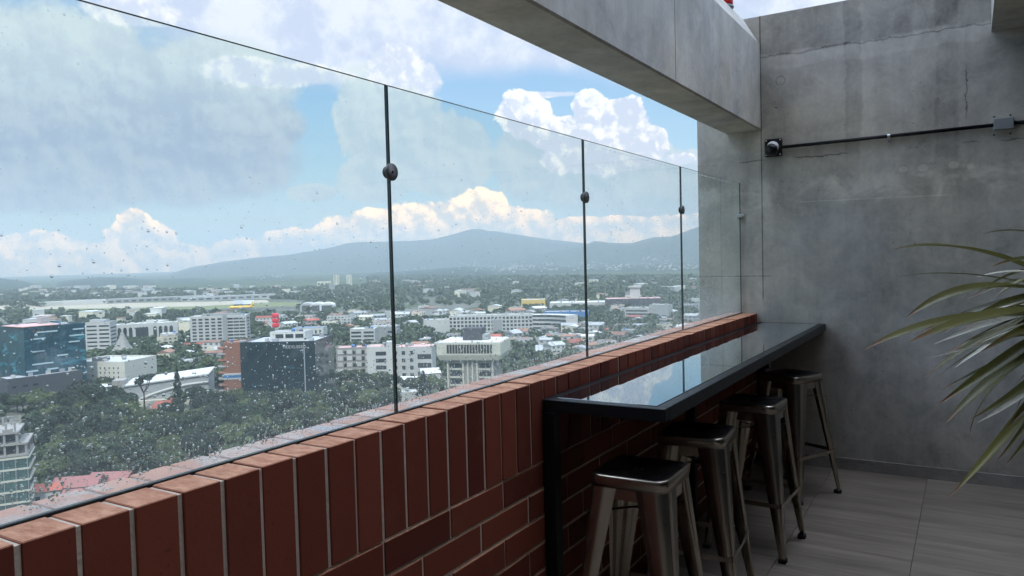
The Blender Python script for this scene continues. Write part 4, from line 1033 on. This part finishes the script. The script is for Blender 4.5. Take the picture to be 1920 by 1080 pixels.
# red roofed houses just over the parapet
M['faded_red_roof'] = pm('faded red sheet roof', (.24, .095, .085), .6, .2, .8)
t, s_ = bld('red_roof_house', 'white house with a big faded red metal roof just beyond the parapet', 150, 940, -20, 'house', 'red-roofed houses below the parapet', r=9)
gable(t, 13, 10, 6, 2.2, 'white_wall', 'faded_red_roof'); gable(t, 5, 5, 4.6, 1.5, 'white_wall', 'faded_red_roof', 1, -7.2)
windows(t, 'f', 13, 10, 1.5, 5.5, 1, 4, .4, .4)
t, s_ = bld('red_roof_house', 'small white house with dark red roof, right beside the unfinished tower', 92, 950, -12, 'house', 'red-roofed houses below the parapet', r=7)
gable(t, 8, 8, 6, 1.5, 'white_wall', 'red_roof'); windows(t, 'f', 8, 8, 2, 5.5, 1, 2, .3, .5)
t, s_ = bld('red_roof_house', 'red sheet-roofed house at the right end of the row, half hidden by wet bricks', 212, 922, -25, 'house', 'red-roofed houses below the parapet', r=8)
gable(t, 12, 9, 5, 1.8, 'cream_wall', 'faded_red_roof'); windows(t, 'f', 12, 9, 1.5, 5, 1, 3, .3, .5)
t, s_ = bld('dormer_house', 'small cream house with a hipped red roof and white dormer beside the cypress', 308, 783, -18, 'house', r=17)
gable(t, 11, 9, 5.5, 3, 'cream_wall', 'red_roof', hip=True); windows(t, 'f', 11, 9, 1.5, 5, 1, 3, .35, .5); gable(t, 4, 4, 7, 1.6, 'white_wall', 'red_roof', 4, 6)
t, s_ = bld('foreground_shed', 'bright white sheet-roofed shed just above the wet coping left of the first joint', 690, 792, 6, 'shed', r=9)
gable(t, 14, 9, 4.5, 1.6, 'white_wall', 'bright_roof')
t, s_ = bld('water_tank', 'round pale concrete tank beside the white shed', 729, 780, 0, 'tank', r=6)
MB().lathe([(0, 0), (4.6, 0), (4.6, 5.5), (4.2, 5.9), (0, 5.95)], 24).build('tank_shell', M['grey_wall'], t); MB().lathe([(0, 5.96), (.9, 5.96), (.9, 6.6), (0, 6.6)], 12).build('hatch', M['grey_paint'], t)
t, s_ = bld('foreground_shed', 'white cube-like house right of the first glass joint, below the conifer', 772, 758, 0, 'house', r=8)
body(t, 10, 8, 6.5, 'white_wall', 'bright_roof'); windows(t, 'f', 10, 8, 1.5, 5, 1, 2, .3, .4)
t, s_ = bld('gabled_hall', 'white gabled hall with a bright roof between the apartments and the concrete tower', 806, 716, 10, 'hall', r=10)
gable(t, 11, 12, 6, 2.5, 'white_wall', 'bright_roof')
t, s_ = bld('gabled_hall', 'long low white roof behind the conifer, right of the first glass joint', 760, 728, -20, 'hall', r=10)
gable(t, 18, 8, 5, 2, 'white_wall', 'bright_roof')

# airport
ap = MB()
def strip(name, label, pts, mat, z, kind='structure'):
    vv = [ground_at(x, y, GZ + z)[0] for x, y in pts]
    return tag(MB().add([tuple(q) for q in vv], [tuple(range(len(vv)))]).build(name, M[mat]), label, 'pavement' if kind is None else None, kind=kind)
M['grass_field'] = pm('mown grass', (.13, .15, .06), .9, .15, .004)
strip('airport_grass', 'mown grass of the airfield', [(-150, 592), (130, 588), (420, 580), (640, 572), (610, 568), (420, 565), (200, 566), (-150, 572)][::-1], 'grass_field', .05)
strip('runway', 'pale runway', [(-100, 581), (200, 578), (380, 574), (505, 567), (500, 562), (380, 566), (200, 569), (-100, 573)][::-1], 'apron', .12)
strip('taxiway', 'dark taxiway', [(330, 586), (520, 579), (720, 572), (720, 569.5), (520, 575.5), (330, 582)][::-1], 'asphalt', .12)
strip('apron_pavement', 'pale airport apron', [(240, 563.5), (520, 560), (520, 556.5), (240, 558.5)][::-1], 'apron', .12)
def flatb(name, label, px, py, w, d, h, wm, rm, yaw=0, cat='building', group=None, r=None, wn=0):
    t, s_ = bld(name, label, px, py, yaw, cat, group, r or w * .55)
    body(t, w, d, h, wm, rm, .5)
    if wn: windows(t, 'f', w, d, 1, h - 1, 1, wn, .6, .5)
    return t
flatb('hangar', 'long white hangar at the left end of the runway', 105, 573, 60, 24, 8, 'white_wall', 'bright_roof', group='airport sheds', cat='hangar')
flatb('hangar', 'second long white hangar, right of the first at the runway', 160, 571, 78, 24, 9, 'white_wall', 'bright_roof', group='airport sheds', cat='hangar')
flatb('terminal', 'long low airport terminal with a bright roof', 300, 565, 200, 30, 9, 'grey_wall', 'bright_roof', wn=14, cat='airport terminal')
flatb('terminal', 'far airport pier with a pale roof behind the yellow plane', 430, 562, 190, 26, 9, 'grey_wall', 'bright_roof', wn=12, cat='airport terminal')
for i, (x_, lab) in enumerate(((578, 'left'), (597, 'middle'), (615, 'right'))):
    t, s_ = bld('arched_hangar', 'white hangar with a dark door, %s of the three by the taxiway' % lab, x_, 582, -4, 'hangar', 'three hangars by the taxiway', r=14)
    w, d, h = 22, 40, 8
    pr = [(-w / 2, 0), (w / 2, 0), (w / 2, h)] + [(w / 2 * math.cos(a), h + 4.5 * math.sin(a)) for a in [PI * q / 8 for q in range(1, 8)]] + [(-w / 2, h)]
    MB().prism(pr, -d / 2, d / 2, 0, Mr).build('shell', M['bright_roof'], t)
    MB().box(-8, -d / 2 - .3, 0, 8, -d / 2 - .02, 9).build('door', M['charcoal'], t)
for i, (x_, lab) in enumerate(((448, 'left'), (466, 'right'))):
    t, s_ = bld('dark_hangar', 'dark open hangar behind the yellow plane, the %s one' % lab, x_, 574, 0, 'hangar', 'dark hangars behind the plane', r=14)
    gable(t, 18, 24, 4, 7, 'charcoal', 'grey_roof')
# yellow cargo plane
t, s_ = bld('cargo_plane', 'yellow cargo plane parked on the airfield', 453, 580.5, 0, 'plane', r=22)
Ry = Matrix.Rotation(PI / 2, 4, 'Y')
MB().lathe([(0, -20), (.8, -19.6), (1.9, -17.5), (2.3, -14), (2.3, 8), (1.9, 13), (.9, 19), (.2, 20)], 16, 0, Matrix.Translation((0, 0, 4.2)) @ Ry).build('fuselage', M['plane_yellow'], t)
MB().add([(17, .2, 6), (13, .2, 6), (17.5, .2, 13), (20, .2, 13), (17, -.2, 6), (13, -.2, 6), (17.5, -.2, 13), (20, -.2, 13)], [(0, 1, 2, 3), (7, 6, 5, 4), (0, 4, 5, 1), (1, 5, 6, 2), (2, 6, 7, 3), (3, 7, 4, 0)], 0, False, Matrix.Scale(-1, 4, (1, 0, 0)) if False else None).build('tail_fin', M['plane_yellow'], t)
for sgn in (-1, 1):
    v = [(-5, 0, 3.4), (3, 0, 3.4), (9, sgn * 18, 4.4), (6.5, sgn * 18, 4.4)]; v += [(x, y, z - .5) for x, y, z in v]
    MB().add(v, [(0, 1, 2, 3), (7, 6, 5, 4), (0, 4, 5, 1), (1, 5, 6, 2), (2, 6, 7, 3), (3, 7, 4, 0)]).build('wing', M['white_wall'], t)
    MB().lathe([(0, -2), (1.1, -2), (1.2, 0), (.8, 2.4), (0, 2.4)], 10, 0, Matrix.Translation((-1, sgn * 6.5, 2.3)) @ Ry).build('engine', M['grey_paint'], t)
MB().tube([(-13, 0, 0), (-13, 0, 3)], .4, 6).build('landing_gear', M['rubber'], t); MB().tube([(2, -2, 0), (2, -2, 3)], .5, 6).build('landing_gear', M['rubber'], t)
for i, x_ in enumerate((631, 655)):
    t, s_ = bld('twin_tower', 'distant pale apartment tower above the tree line, the %s of the pair' % ('left', 'right')[i], x_, 534, 0, 'tower', 'twin towers above the far trees', r=12)
    body(t, 18, 14, 32, 'cream_wall', 'grey_roof'); windows(t, 'f', 18, 14, 2, 31, 8, 2, .7, .4)
flatb('cream_block', 'low cream block left of the distant twin towers', 608, 536, 45, 20, 14, 'cream_wall', 'bright_roof', wn=4)
t, s_ = bld('grey_box_tower', 'small square grey water tower in front of the far woods', 623, 556, 0, 'water tower', r=8)
MB().tube([(0, 0, 0), (0, 0, 16)], 1.6, 8).build('shaft', M['grey_wall'], t); MB().box(-6, -5, 16, 6, 5, 28).build('tank', M['grey_wall'], t)

# ------------------------------------------------------------------ houses, one by one
HR = random.Random(21)
MARKS = [(60, 'blue glass offices'), (125, 'charcoal podium'), (192, 'pale mid-rise block'), (235, 'white warehouse'), (275, 'umbrella tree'), (318, 'grey shed'), (350, 'cypress'), (400, 'apartment slab'),
         (447, 'brick tower'), (500, 'glass office left half'), (560, 'glass office lettering'), (615, 'glass office corner'), (665, 'panelled apartments'), (715, 'plain stair tower'), (775, 'pink-roofed apartments'),
         (840, 'overhanging concrete tower'), (893, 'tower roof plant'), (950, 'blank grey slab'), (1000, 'yellow warehouse'), (1050, 'blue warehouse'), (1102, 'second round clamp'), (1150, 'museum left end'), (1200, 'white water tower'), (1245, 'museum right end'), (1285, 'third round clamp')]
def words_at(px, py, mid, near='below', far='behind'):
    m_ = min(MARKS, key=lambda q: abs(q[0] - px))[1]
    return ('nearer, in line with the ' if py > mid else 'farther, in line with the ') + m_
ZONES = [  # pixel quad of the district (top left .. ), how many, words
    ((1110, 615, 1300, 662), 30, 'in the valley right of the second joint'),
    ((960, 612, 1110, 672), 40, 'right of the concrete office tower'),
    ((770, 586, 1010, 600), 26, 'behind the long hotel'),
    ((640, 590, 830, 632), 26, 'behind the white apartments'),
    ((1150, 584, 1306, 612), 15, 'below the dark museum hall'),
    ((480, 598, 640, 622), 18, 'behind the dark glass office'),
    ((300, 640, 470, 688), 16, 'beside the apartment slab'),
    ((780, 640, 980, 660), 16, 'in front of the long hotel'),
    ((990, 562, 1306, 575), 9, 'under the far woods at right'),
    ((1080, 528, 1306, 545), 12, 'on the wooded rise near the horizon at right'),
]
def free(p, r):
    return all((p.x - a) ** 2 + (p.y - b_) ** 2 > (r + q) ** 2 for a, b_, q in BLOCK)
RN = {'bright_roof': 'bright sheet', 'grey_roof': 'grey', 'red_roof': 'red tiled', 'rust_roof': 'rusty sheet', 'blue_roof': 'blue sheet', 'pink_roof': 'pink'}
WN = {'white_wall': 'white', 'cream_wall': 'cream', 'grey_wall': 'grey'}
USED = set()
for (x0, y0, x1, y1), cnt, words in ZONES:
    made = 0; tries = 0
    while made < cnt and tries < cnt * 30:
        tries += 1
        px, py = HR.uniform(x0, x1), y0 + (y1 - y0) * HR.random()
        py += -(px - x0) * .05 * 0
        p, s_, fz, u = site(px, py)
        far = s_ * FPX
        w = HR.uniform(8, 17) * (1.5 if far > 900 else 1.0); d = HR.uniform(8, 14) * (1.4 if far > 900 else 1); h = HR.choice((3.5, 4, 6.5, 7, 9.5)) 
        if not free(p, max(w, d) * .62): continue
        wm = HR.choice(('white_wall', 'white_wall', 'cream_wall', 'grey_wall')); rm = HR.choice(('bright_roof', 'grey_roof', 'grey_roof', 'bright_roof', 'red_roof', 'rust_roof', 'rust_roof'))
        flat = HR.random() < .5
        size = 'low' if h < 5 else ('two-storey' if h < 8 else 'three-storey')
        lab = '%s %s %s-roofed %s house %s' % (size, WN[wm], RN[rm].split()[0], 'flat' if flat else 'pitched', words_at(px, py, (y0 + y1) / 2))
        if lab in USED: continue
        USED.add(lab)
        t = thing('house', lab, 'house', p, fz + math.radians(HR.choice((-14, 76, -14, 30)) + HR.uniform(-5, 5)), 'houses ' + words)
        block(p, max(w, d) * .55)
        if flat: body(t, w, d, h, wm, rm, .5)
        else: gable(t, w, d, h, HR.uniform(1.2, 2.6), wm, rm)
        if far < 1000:
            windows(t, 'f', w, d, .6, h, max(1, int(h / 3)), max(2, int(w / 4)), .42, .42)
            windows(t, 'r', w, d, .6, h, max(1, int(h / 3)), 2, .3, .42)
        made += 1

# ------------------------------------------------------------------ trees
TR = np.random.default_rng(5)
def crown_np(kind, nq, size, rad, hh, seed):
    """leaf-clump quads spread through the crown's volume"""
    r = np.random.default_rng(seed)
    if kind == 'broad':
        nl = 13
        lc = r.normal(size=(nl, 3)); lc /= np.linalg.norm(lc, axis=1)[:, None]
        lc *= (r.uniform(.25, .72, nl))[:, None]; lc[:, 2] = lc[:, 2] * .6
        lr = r.uniform(.28, .46, nl)
        li = r.integers(0, nl, nq)
        dv = r.normal(size=(nq, 3)); dv /= np.linalg.norm(dv, axis=1)[:, None]
        rr = lr[li] * r.uniform(.55, 1.08, nq) ** .5
        c = lc[li] + dv * rr[:, None]
        c = c * np.array([rad, rad, hh * .5]) + np.array([0, 0, hh * .5])
        nrm = dv + r.normal(size=(nq, 3)) * .55 + np.array([0, 0, .25])
    elif kind == 'cone':
        z = r.uniform(0, 1, nq) ** 1.25; a = r.uniform(0, 2 * PI, nq)
        ring = (.82 + .18 * np.sign(np.sin(z * 40)))
        rr = (1 - z) ** .75 * rad * ring * r.uniform(.45, 1.05, nq)
        c = np.stack([rr * np.cos(a), rr * np.sin(a), z * hh - (rr / rad) * .05 * hh], 1)
        nrm = np.stack([np.cos(a), np.sin(a), np.full(nq, .5)], 1) + r.normal(size=(nq, 3)) * .5
    else:  # umbrella
        lc = np.array([[-.7, .1, .92], [.75, 0, 1.0], [.1, -.5, .9], [.25, .6, 1.05], [-.25, .2, 1.02]])
        li = r.integers(0, 5, nq); dv = r.normal(size=(nq, 3)); dv /= np.linalg.norm(dv, axis=1)[:, None]
        c = lc[li] * np.array([rad, rad, hh]) + dv * np.array([rad * .42, rad * .42, hh * .06]) * r.uniform(.4, 1.1, nq)[:, None]
        nrm = dv + np.array([0, 0, .6])
    nrm /= np.linalg.norm(nrm, axis=1)[:, None]
    t1 = np.cross(nrm, r.normal(size=(nq, 3))); t1 /= np.linalg.norm(t1, axis=1)[:, None]; t2 = np.cross(nrm, t1)
    sz = size * r.uniform(.6, 1.35, nq)[:, None]
    return np.stack([c - t1 * sz - t2 * sz * .6, c + t1 * sz - t2 * sz * .35, c + t1 * sz * .8 + t2 * sz * .6, c - t1 * sz * .6 + t2 * sz * .75], 1)
def crown_mesh(*a, mat='leaf'):
    q = crown_np(*a); n_ = len(q)
    return npmesh('crown', q.reshape(-1, 3), np.arange(n_ * 4).reshape(-1, 4), [M[mat]])
def trunk_mesh(hh, rad, r0, umb=False):
    b_ = MB(); b_.tube([(0, 0, -.3), (.15, 0, hh * .35), (0, .1, hh * .75)], [r0, r0 * .75, r0 * .3], 7)
    for k in range(5):
        a = k * 1.3; z_ = hh * (.3 + .09 * k); b_.tube([(0, 0, z_), (rad * .3 * math.cos(a), rad * .3 * math.sin(a), z_ + hh * .15), (rad * .62 * math.cos(a), rad * .62 * math.sin(a), z_ + hh * .3)], [r0 * .4, r0 * .25, r0 * .1], 5)
    return b_.mesh('trunk', M['bark'])
PROT = []
KT = [('broad', 'round broadleaf tree', 6.0, 10.5, 2.6, 'leaf'), ('broad', 'wide spreading tree', 7.5, 9.0, 3.0, 'leaf'), ('broad', 'tall dark tree', 5.0, 12.5, 3.0, 'leaf_dark'), ('broad', 'bushy pale green tree', 5.2, 8.5, 1.8, 'leaf'), ('broad', 'dense dark tree', 6.6, 10.5, 2.4, 'leaf_dark')]
for i, (kd, nm_, rad, hh, z0, mt) in enumerate(KT):
    hi = crown_mesh(kd, 2300, .42, rad, hh, 40 + i, mat=mt); lo = crown_mesh(kd, 520, .85, rad, hh, 60 + i, mat=mt)
    PROT.append((nm_, hi, lo, trunk_mesh(hh + z0, rad, .38), z0, rad))
def plant_tree(p, k, scale, label, group, rz=0.0, near=True, name='tree'):
    nm_, hi, lo, tk, z0, rad = PROT[k]
    t = thing(name, label, 'tree', p, rz, group); t.scale = (scale, scale, scale * random.uniform(.88, 1.12))
    obj('crown', hi if near else lo, t, (0, 0, z0)); obj('trunk', tk, t)
    return t
def special(kind, label, px, py, rad, hh, z0, nq, size, name):
    p, s_, fz, u = site(px, py); t = thing(name, label, 'tree', p, 0); block(p, rad * .8)
    obj('crown', crown_mesh(kind, nq, size, rad, hh, px, mat='leaf_dark'), t, (0, 0, z0))
    if kind == 'umbrella':
        b_ = MB(); b_.tube([(0, 0, -.3), (.3, 0, hh * .45), (0, 0, hh * .6)], [.5, .4, .35], 8)
        for x_, y_, z_ in ((-.7, .1, .92), (.75, 0, 1.0), (.1, -.5, .9), (.25, .6, 1.05)): b_.tube([(0, 0, hh * .55), (x_ * rad * .6, y_ * rad * .6, hh * .72), (x_ * rad, y_ * rad, hh * z_)], [.3, .22, .12], 6)
        b_.build('trunk', M['bark'], t)
    else: MB().tube([(0, 0, -.3), (0, 0, hh * .9 + z0)], [.45, .05], 8).build('trunk', M['bark'], t)
special('cone', 'tall dark pointed cypress standing by the dormer house', 335, 781, 4.0, 23.5, 1.0, 2600, .42, 'cypress')
special('umbrella', 'bare-stemmed tree with flat tufted crowns in front of the grey shed', 271, 772, 5.6, 17.5, 0, 700, .5, 'umbrella_tree')
special('cone', 'broad dark conifer right of the first glass joint', 795, 762, 6.0, 17, 1.0, 2200, .5, 'conifer')

# areas (photo pixel rectangles of the ground) planted tree by tree
PARK = [((60, 775, 330, 935), 95, 'in the park below the parapet at the left'), ((330, 765, 500, 900), 60, 'in the park below the cypress'), ((500, 770, 740, 840), 56, 'in the park below the dark glass office'),
        ((0, 735, 200, 775), 22, 'at the foot of the blue glass offices'), ((370, 700, 450, 750), 9, 'left of the brick tower'), ((640, 720, 740, 770), 12, 'below the white apartments'),
        ((740, 740, 840, 765), 4, 'beside the concrete office tower')]
CNT = 0
for (x0, y0, x1, y1), cnt, words in PARK:
    made = 0; tries = 0; placed = []
    (pa, _), (pb, _) = ground_at(x0, y0, GZ), ground_at(x0, y1, GZ)
    while made < cnt and tries < cnt * 150:
        tries += 1
        # even over the ground, not over the picture
        q = 1 / math.sqrt(random.uniform(1 / (y1 - 500) ** 2, 1 / (y0 - 500) ** 2)); py = 500 + q
        px = random.uniform(x0, x1)
        p, s_, fz, u = site(px, py)
        lim_y = 990 - .291 * px        # the parapet hides what lies below
        if not free(p, 3.0) or any((p - o).length < 5.2 for o in placed): continue
        placed.append(p); k = random.choice((0, 0, 1, 2, 3, 4, 4))
        m_ = min(MARKS, key=lambda q: abs(q[0] - px))[1]; f3 = (py - y0) / (y1 - y0); sc3 = random.uniform(.72, 1.18)
        lab = '%s %s in %s, below the %s' % ('small' if sc3 < .87 else ('large' if sc3 > 1.03 else 'mid-size'), PROT[k][0], 'far park edge' if f3 < .06 else ('back park row' if f3 < .13 else ('park middle' if f3 < .24 else ('front park rows' if f3 < .45 else 'nearest row'))), m_)
        if lab in USED: placed.pop(); continue
        USED.add(lab)
        plant_tree(p, k, sc3, lab, 'trees ' + words, random.uniform(0, 6.3), True)
        made += 1; CNT += 1
    for o in placed: block(o, 3.5)

# the rest of the greenery: woods that read as one mass
def woods(name, label, regions, seed):
    r = np.random.default_rng(seed); V = []; 
    base = [crown_np('broad', 150, 1.35, 6.0, 9.5, 80 + i) for i in range(5)]
    low = [crown_np('broad', 46, 2.5, 7.0, 10.5, 90 + i) for i in range(5)]
    B = np.array(BLOCK)
    for (x0, y0, x1, y1), n_ in regions:
        k = 0; tr = 0
        while k < n_ and tr < n_ * 12:
            tr += 1
            hx = lambda x: 508.5 - .0255 * x
            px = r.uniform(x0, x1); q = 1 / np.sqrt(r.uniform(1 / (y1 - hx(px)) ** 2, 1 / (y0 - hx(px)) ** 2)); py = hx(px) + q
            p, dep = ground_at(px, py, GZ)
            if ((B[:, 0] - p.x) ** 2 + (B[:, 1] - p.y) ** 2 < (B[:, 2] + 3.0) ** 2).any(): continue
            m_ = base[r.integers(5)] if dep < 1050 else low[r.integers(5)]
            sc_ = r.uniform(.6, 1.15) * (1.0 if dep < 1500 else 1.35); a = r.uniform(0, 2 * PI)
            R_ = np.array([[math.cos(a), -math.sin(a), 0], [math.sin(a), math.cos(a), 0], [0, 0, 1]]) * sc_
            V.append(m_ @ R_.T + np.array([p.x, p.y, GZ + .5 - (1.5 if dep > 1050 else 0)]))
            k += 1
    v = np.concatenate([q.reshape(-1, 3) for q in V])
    return tag(obj(name, npmesh(name, v, np.arange(len(v)).reshape(-1, 4), [M['leaf_far']])), label, 'woods', kind='stuff')
woods('city_trees', 'trees filling the gaps between the houses and offices', [
    ((-40, 640, 480, 735), 620), ((460, 625, 760, 735), 260), ((740, 600, 1080, 720), 560), ((1060, 580, 1306, 680), 620), ((840, 690, 1100, 760), 60), ((-40, 592, 700, 640), 520), ((900, 575, 1306, 600), 200), ((60, 760, 740, 900), 110), ((-700, 600, -40, 780), 420), ((-700, 780, 0, 1300), 300), ((60, 930, 900, 1100), 60)], 3)
woods('far_woods', 'dark belt of woods stretching to the foot of the hills', [
    ((690, 520, 1310, 572), 3000), ((-60, 546, 690, 562), 1700), ((-900, 545, -60, 600), 420), ((560, 540, 760, 585), 420), ((-60, 586, 420, 594), 160), ((-60, 566, 80, 580), 60)], 4)

# scattered roofs beyond the houses built one by one
def far_roofs():
    r = np.random.default_rng(8); b_ = MB()
    for (x0, y0, x1, y1), n_ in (((690, 526, 1306, 560), 34), ((-40, 540, 560, 560), 110), ((60, 592, 480, 640), 34)):
        for _ in range(n_):
            px, py = r.uniform(x0, x1), r.uniform(y0, y1); p, dep = ground_at(px, py, GZ)
            if not free(p, 10): continue
            w = r.uniform(10, 30) * (1 if dep < 2500 else 1.6); h = r.uniform(7, 15)
            a = r.uniform(0, PI); Mx = Matrix.Translation(p) @ Matrix.Rotation(a, 4, 'Z')
            b_.box(-w / 2, -w / 3, 0, w / 2, w / 3, h, int(r.integers(0, 3)), Mx); b_.box(-w / 2 - .4, -w / 3 - .4, h + .02, w / 2 + .4, w / 3 + .4, h + .6, 3 + int(r.integers(0, 3)), Mx)
    return b_.build('far_roofs', [M['white_wall'], M['cream_wall'], M['grey_wall'], M['bright_roof'], M['rust_roof'], M['grey_roof']])
tag(far_roofs(), 'pale roofs of far districts scattered through the woods', 'far houses', kind='stuff')

# ------------------------------------------------------------------ ground, hills, mountains
def ground_mat():
    m, g = newmat('city ground')
    co = g.node('ShaderNodeNewGeometry', out=0)
    a = g.noise(co, .012, 8, .6); b_ = g.noise(co, .05, 6, .6); c_ = g.noise(co, .0012, 5, .6)
    cc = g.mix(g.step(a, .40, .60), (.035, .055, .022), (.13, .13, .115))
    cc = g.mix(g.step(b_, .55, .62) * .7, cc, (.22, .21, .19))
    cc = g.mix(g.step(g.vmath('LENGTH', co, out=1), 1200, 2200), cc, g.mix(g.step(c_, .4, .6), (.03, .048, .02), (.06, .08, .035)))
    finish(g, g.node('ShaderNodeBsdfPrincipled', {'Base Color': cc, 'Roughness': .95, 'Specular IOR Level': .1})); return m
gm_ = ground_mat()
tag(MB().add([(-10400, -5900, GZ), (5900, -5900, GZ), (5900, 10400, GZ), (-10400, 10400, GZ)], [(0, 1, 2, 3)]).build('ground', gm_), 'green and grey city ground', kind='structure')
M['road'] = pm('road', (.085, .085, .088), .8, .15, .02)
def road(pts, w, label):
    P_ = [ground_at(x, y, GZ + .08)[0] for x, y in pts]; v = []
    for i, p in enumerate(P_):
        tn = (P_[min(i + 1, len(P_) - 1)] - P_[max(i - 1, 0)]).normalized(); n_ = Vector((-tn.y, tn.x, 0)); v += [p + n_ * w / 2, p - n_ * w / 2]
    return tag(MB().add(v, [(2 * i, 2 * i + 1, 2 * i + 3, 2 * i + 2) for i in range(len(P_) - 1)]).build('road', M['road']), label, kind='structure')
road([(-60, 716), (140, 742), (420, 752), (620, 770)], 12, 'avenue below the offices'); road([(960, 700), (1060, 650), (1180, 612), (1306, 600)], 10, 'road through the right-hand district')
road([(1000, 600), (1100, 640), (1306, 655)], 9, 'cross street at the right')

def hill_mat(name, a, b_, town):
    m, g = newmat(name); co = g.node('ShaderNodeNewGeometry', out=0)
    n1 = g.noise(co, .0009, 8, .62); cc = g.mix(g.step(n1, .35, .65), a, b_)
    if town:
        sp = g.step(g.noise(co, .016, 3, .6), .60, .66) * g.step(g.noise(co, .0007, 4, .6), .46, .60)
        cc = g.mix(sp * town * .5, cc, (.32, .31, .29))
    finish(g, g.node('ShaderNodeBsdfPrincipled', {'Base Color': cc, 'Roughness': .95, 'Specular IOR Level': .05})); return m
def ridge(name, label, prof, r0, rc, r1, seed, mat, rough=.05, n_a=260, n_r=30):
    """a range of hills: crest height follows bearing, flanks fall to the plain on both sides"""
    pts = sorted((skyang(px, py)) for px, py in prof); A = [q[0] for q in pts]; E_ = [q[1] for q in pts]
    rr = np.random.default_rng(seed); ph = rr.uniform(0, 6.28, (14, 2)); fr_ = 2.0 ** (np.arange(14) * .5)
    az_ = np.linspace(A[0], A[-1], n_a); ev = np.interp(az_, A, E_)
    v = np.zeros((n_a, n_r, 3))
    for j in range(n_r):
        q = j / (n_r - 1)
        r_ = r0 + (rc - r0) * (q / .62) if q < .62 else rc + (r1 - rc) * ((q - .62) / .38)
        prof_ = math.sin(min(q / .62, 1) * PI / 2) ** 1.5 if q < .62 else math.cos((q - .62) / .38 * PI / 2)
        nz = sum(np.sin(np.radians(az_) * 14 * fr_[k] + ph[k, 0] + 3.0 * math.sin(q * 5 * fr_[k] ** .6 + ph[k, 1])) / fr_[k] ** .95 for k in range(14))
        top_ = CAM_H + rc * np.tan(np.radians(ev)) - GZ
        wob = 1.0 + rough * nz * (.3 if abs(q - .62) < .03 else 1.0)
        v[:, j, 0] = np.sin(np.radians(az_)) * r_; v[:, j, 1] = np.cos(np.radians(az_)) * r_
        v[:, j, 2] = GZ - 6 + (top_ + 6) * prof_ * wob
    i, j = np.meshgrid(np.arange(n_a - 1), np.arange(n_r - 1), indexing='ij'); a = (i * n_r + j).ravel()
    return tag(obj(name, npmesh(name, v.reshape(-1, 3), np.stack([a, a + n_r, a + n_r + 1, a + 1], 1), [mat], smooth=True)), label, kind='structure')
hm = hill_mat('wooded hills', (.015, .03, .022), (.035, .05, .035), .6); mm = hill_mat('mountain slopes', (.02, .035, .025), (.045, .055, .04), .3)
ridge('hills', 'low wooded hills beyond the plain', [(-700, 540), (-160, 528), (0, 522), (50, 528), (80, 540), (120, 527), (190, 520), (235, 521), (290, 526), (350, 522), (420, 523), (500, 517), (560, 518), (640, 515), (720, 510), (800, 506), (870, 500), (940, 503), (1020, 498), (1100, 500), (1200, 496), (1320, 492), (1500, 490)], 2900, 4700, 5400, 1, hm, .06)
ridge('mountain', 'broad volcano flank rising in the haze', [(120, 560), (260, 526), (310, 516), (360, 501), (420, 490), (480, 482), (540, 477), (600, 468), (650, 460), (700, 458), (760, 455), (810, 452), (850, 443), (880, 435), (930, 433), (985, 441), (1030, 448), (1100, 455), (1200, 458), (1330, 462), (1500, 465)], 5600, 8000, 9300, 2, mm, .055)
ridge('mountain', 'nearer blue mountain ridge at the right', [(860, 512), (930, 492), (1000, 478), (1050, 468), (1090, 461), (1115, 450), (1145, 454), (1180, 456), (1205, 449), (1225, 444), (1260, 443), (1290, 435), (1320, 428), (1380, 425), (1500, 440)], 4900, 6400, 7600, 3, mm, .08)
def hill_towns():
    r = np.random.default_rng(9); b_ = MB(); hills_ = [o for o in bpy.data.objects if o.name in ('hills', 'mountain', 'mountain.001')]
    bpy.context.view_layer.update(); dg = bpy.context.evaluated_depsgraph_get(); n_ = 0
    cl_ = [(r.uniform(1000, 1310), r.uniform(484, 506), r.uniform(8, 40), r.uniform(2, 7)) for _ in range(16)] + [(r.uniform(780, 1050), r.uniform(494, 508), r.uniform(10, 40), r.uniform(1.5, 4)) for _ in range(7)] + [(r.uniform(420, 760), r.uniform(514, 526), r.uniform(8, 30), 1.5) for _ in range(6)]
    for _ in range(300):
        q = cl_[r.integers(len(cl_))]; px = q[0] + r.normal() * q[2]; py = q[1] + r.normal() * q[3]
        d = pray(px, py).normalized()
        o_ = Vector((0, 0, CAM_H)) + d * 3300
        hit, loc, nrm, *_x = SC.ray_cast(dg, o_, d)
        if not hit or loc.z < GZ + 2: continue
        w = r.uniform(6, 15); h = r.uniform(4, 7); Mx = Matrix.Translation(loc) @ Matrix.Rotation(r.uniform(0, PI), 4, 'Z')
        b_.box(-w / 2, -w / 3, -8, w / 2, w / 3, h, int(r.integers(0, 3)), Mx)
    return b_.build('hillside_town', [M['grey_wall'], M['warm_concrete'], M['white_wall']])
tag(hill_towns(), 'tiny pale houses of the towns on the hazy slopes', 'far town', kind='stuff')

# ------------------------------------------------------------------ haze
hb = MB().box(-10500, -6000, GZ - 1, 6000, 10500, 470).build('haze', bpy.data.materials.new('haze')); tag(hb, 'pale blue haze over the plain', 'haze', kind='stuff')
hm_ = hb.data.materials[0]; hm_.use_nodes = True; hm_.node_tree.nodes.clear(); gh = G(hm_.node_tree)
pv = gh.node('ShaderNodeVolumePrincipled', {'Color': (.82, .95, 1.0), 'Density': 1.75e-4, 'Anisotropy': .2})
on = gh.N.new('ShaderNodeOutputMaterial'); gh.L.new(pv.k, on.inputs['Volume'])
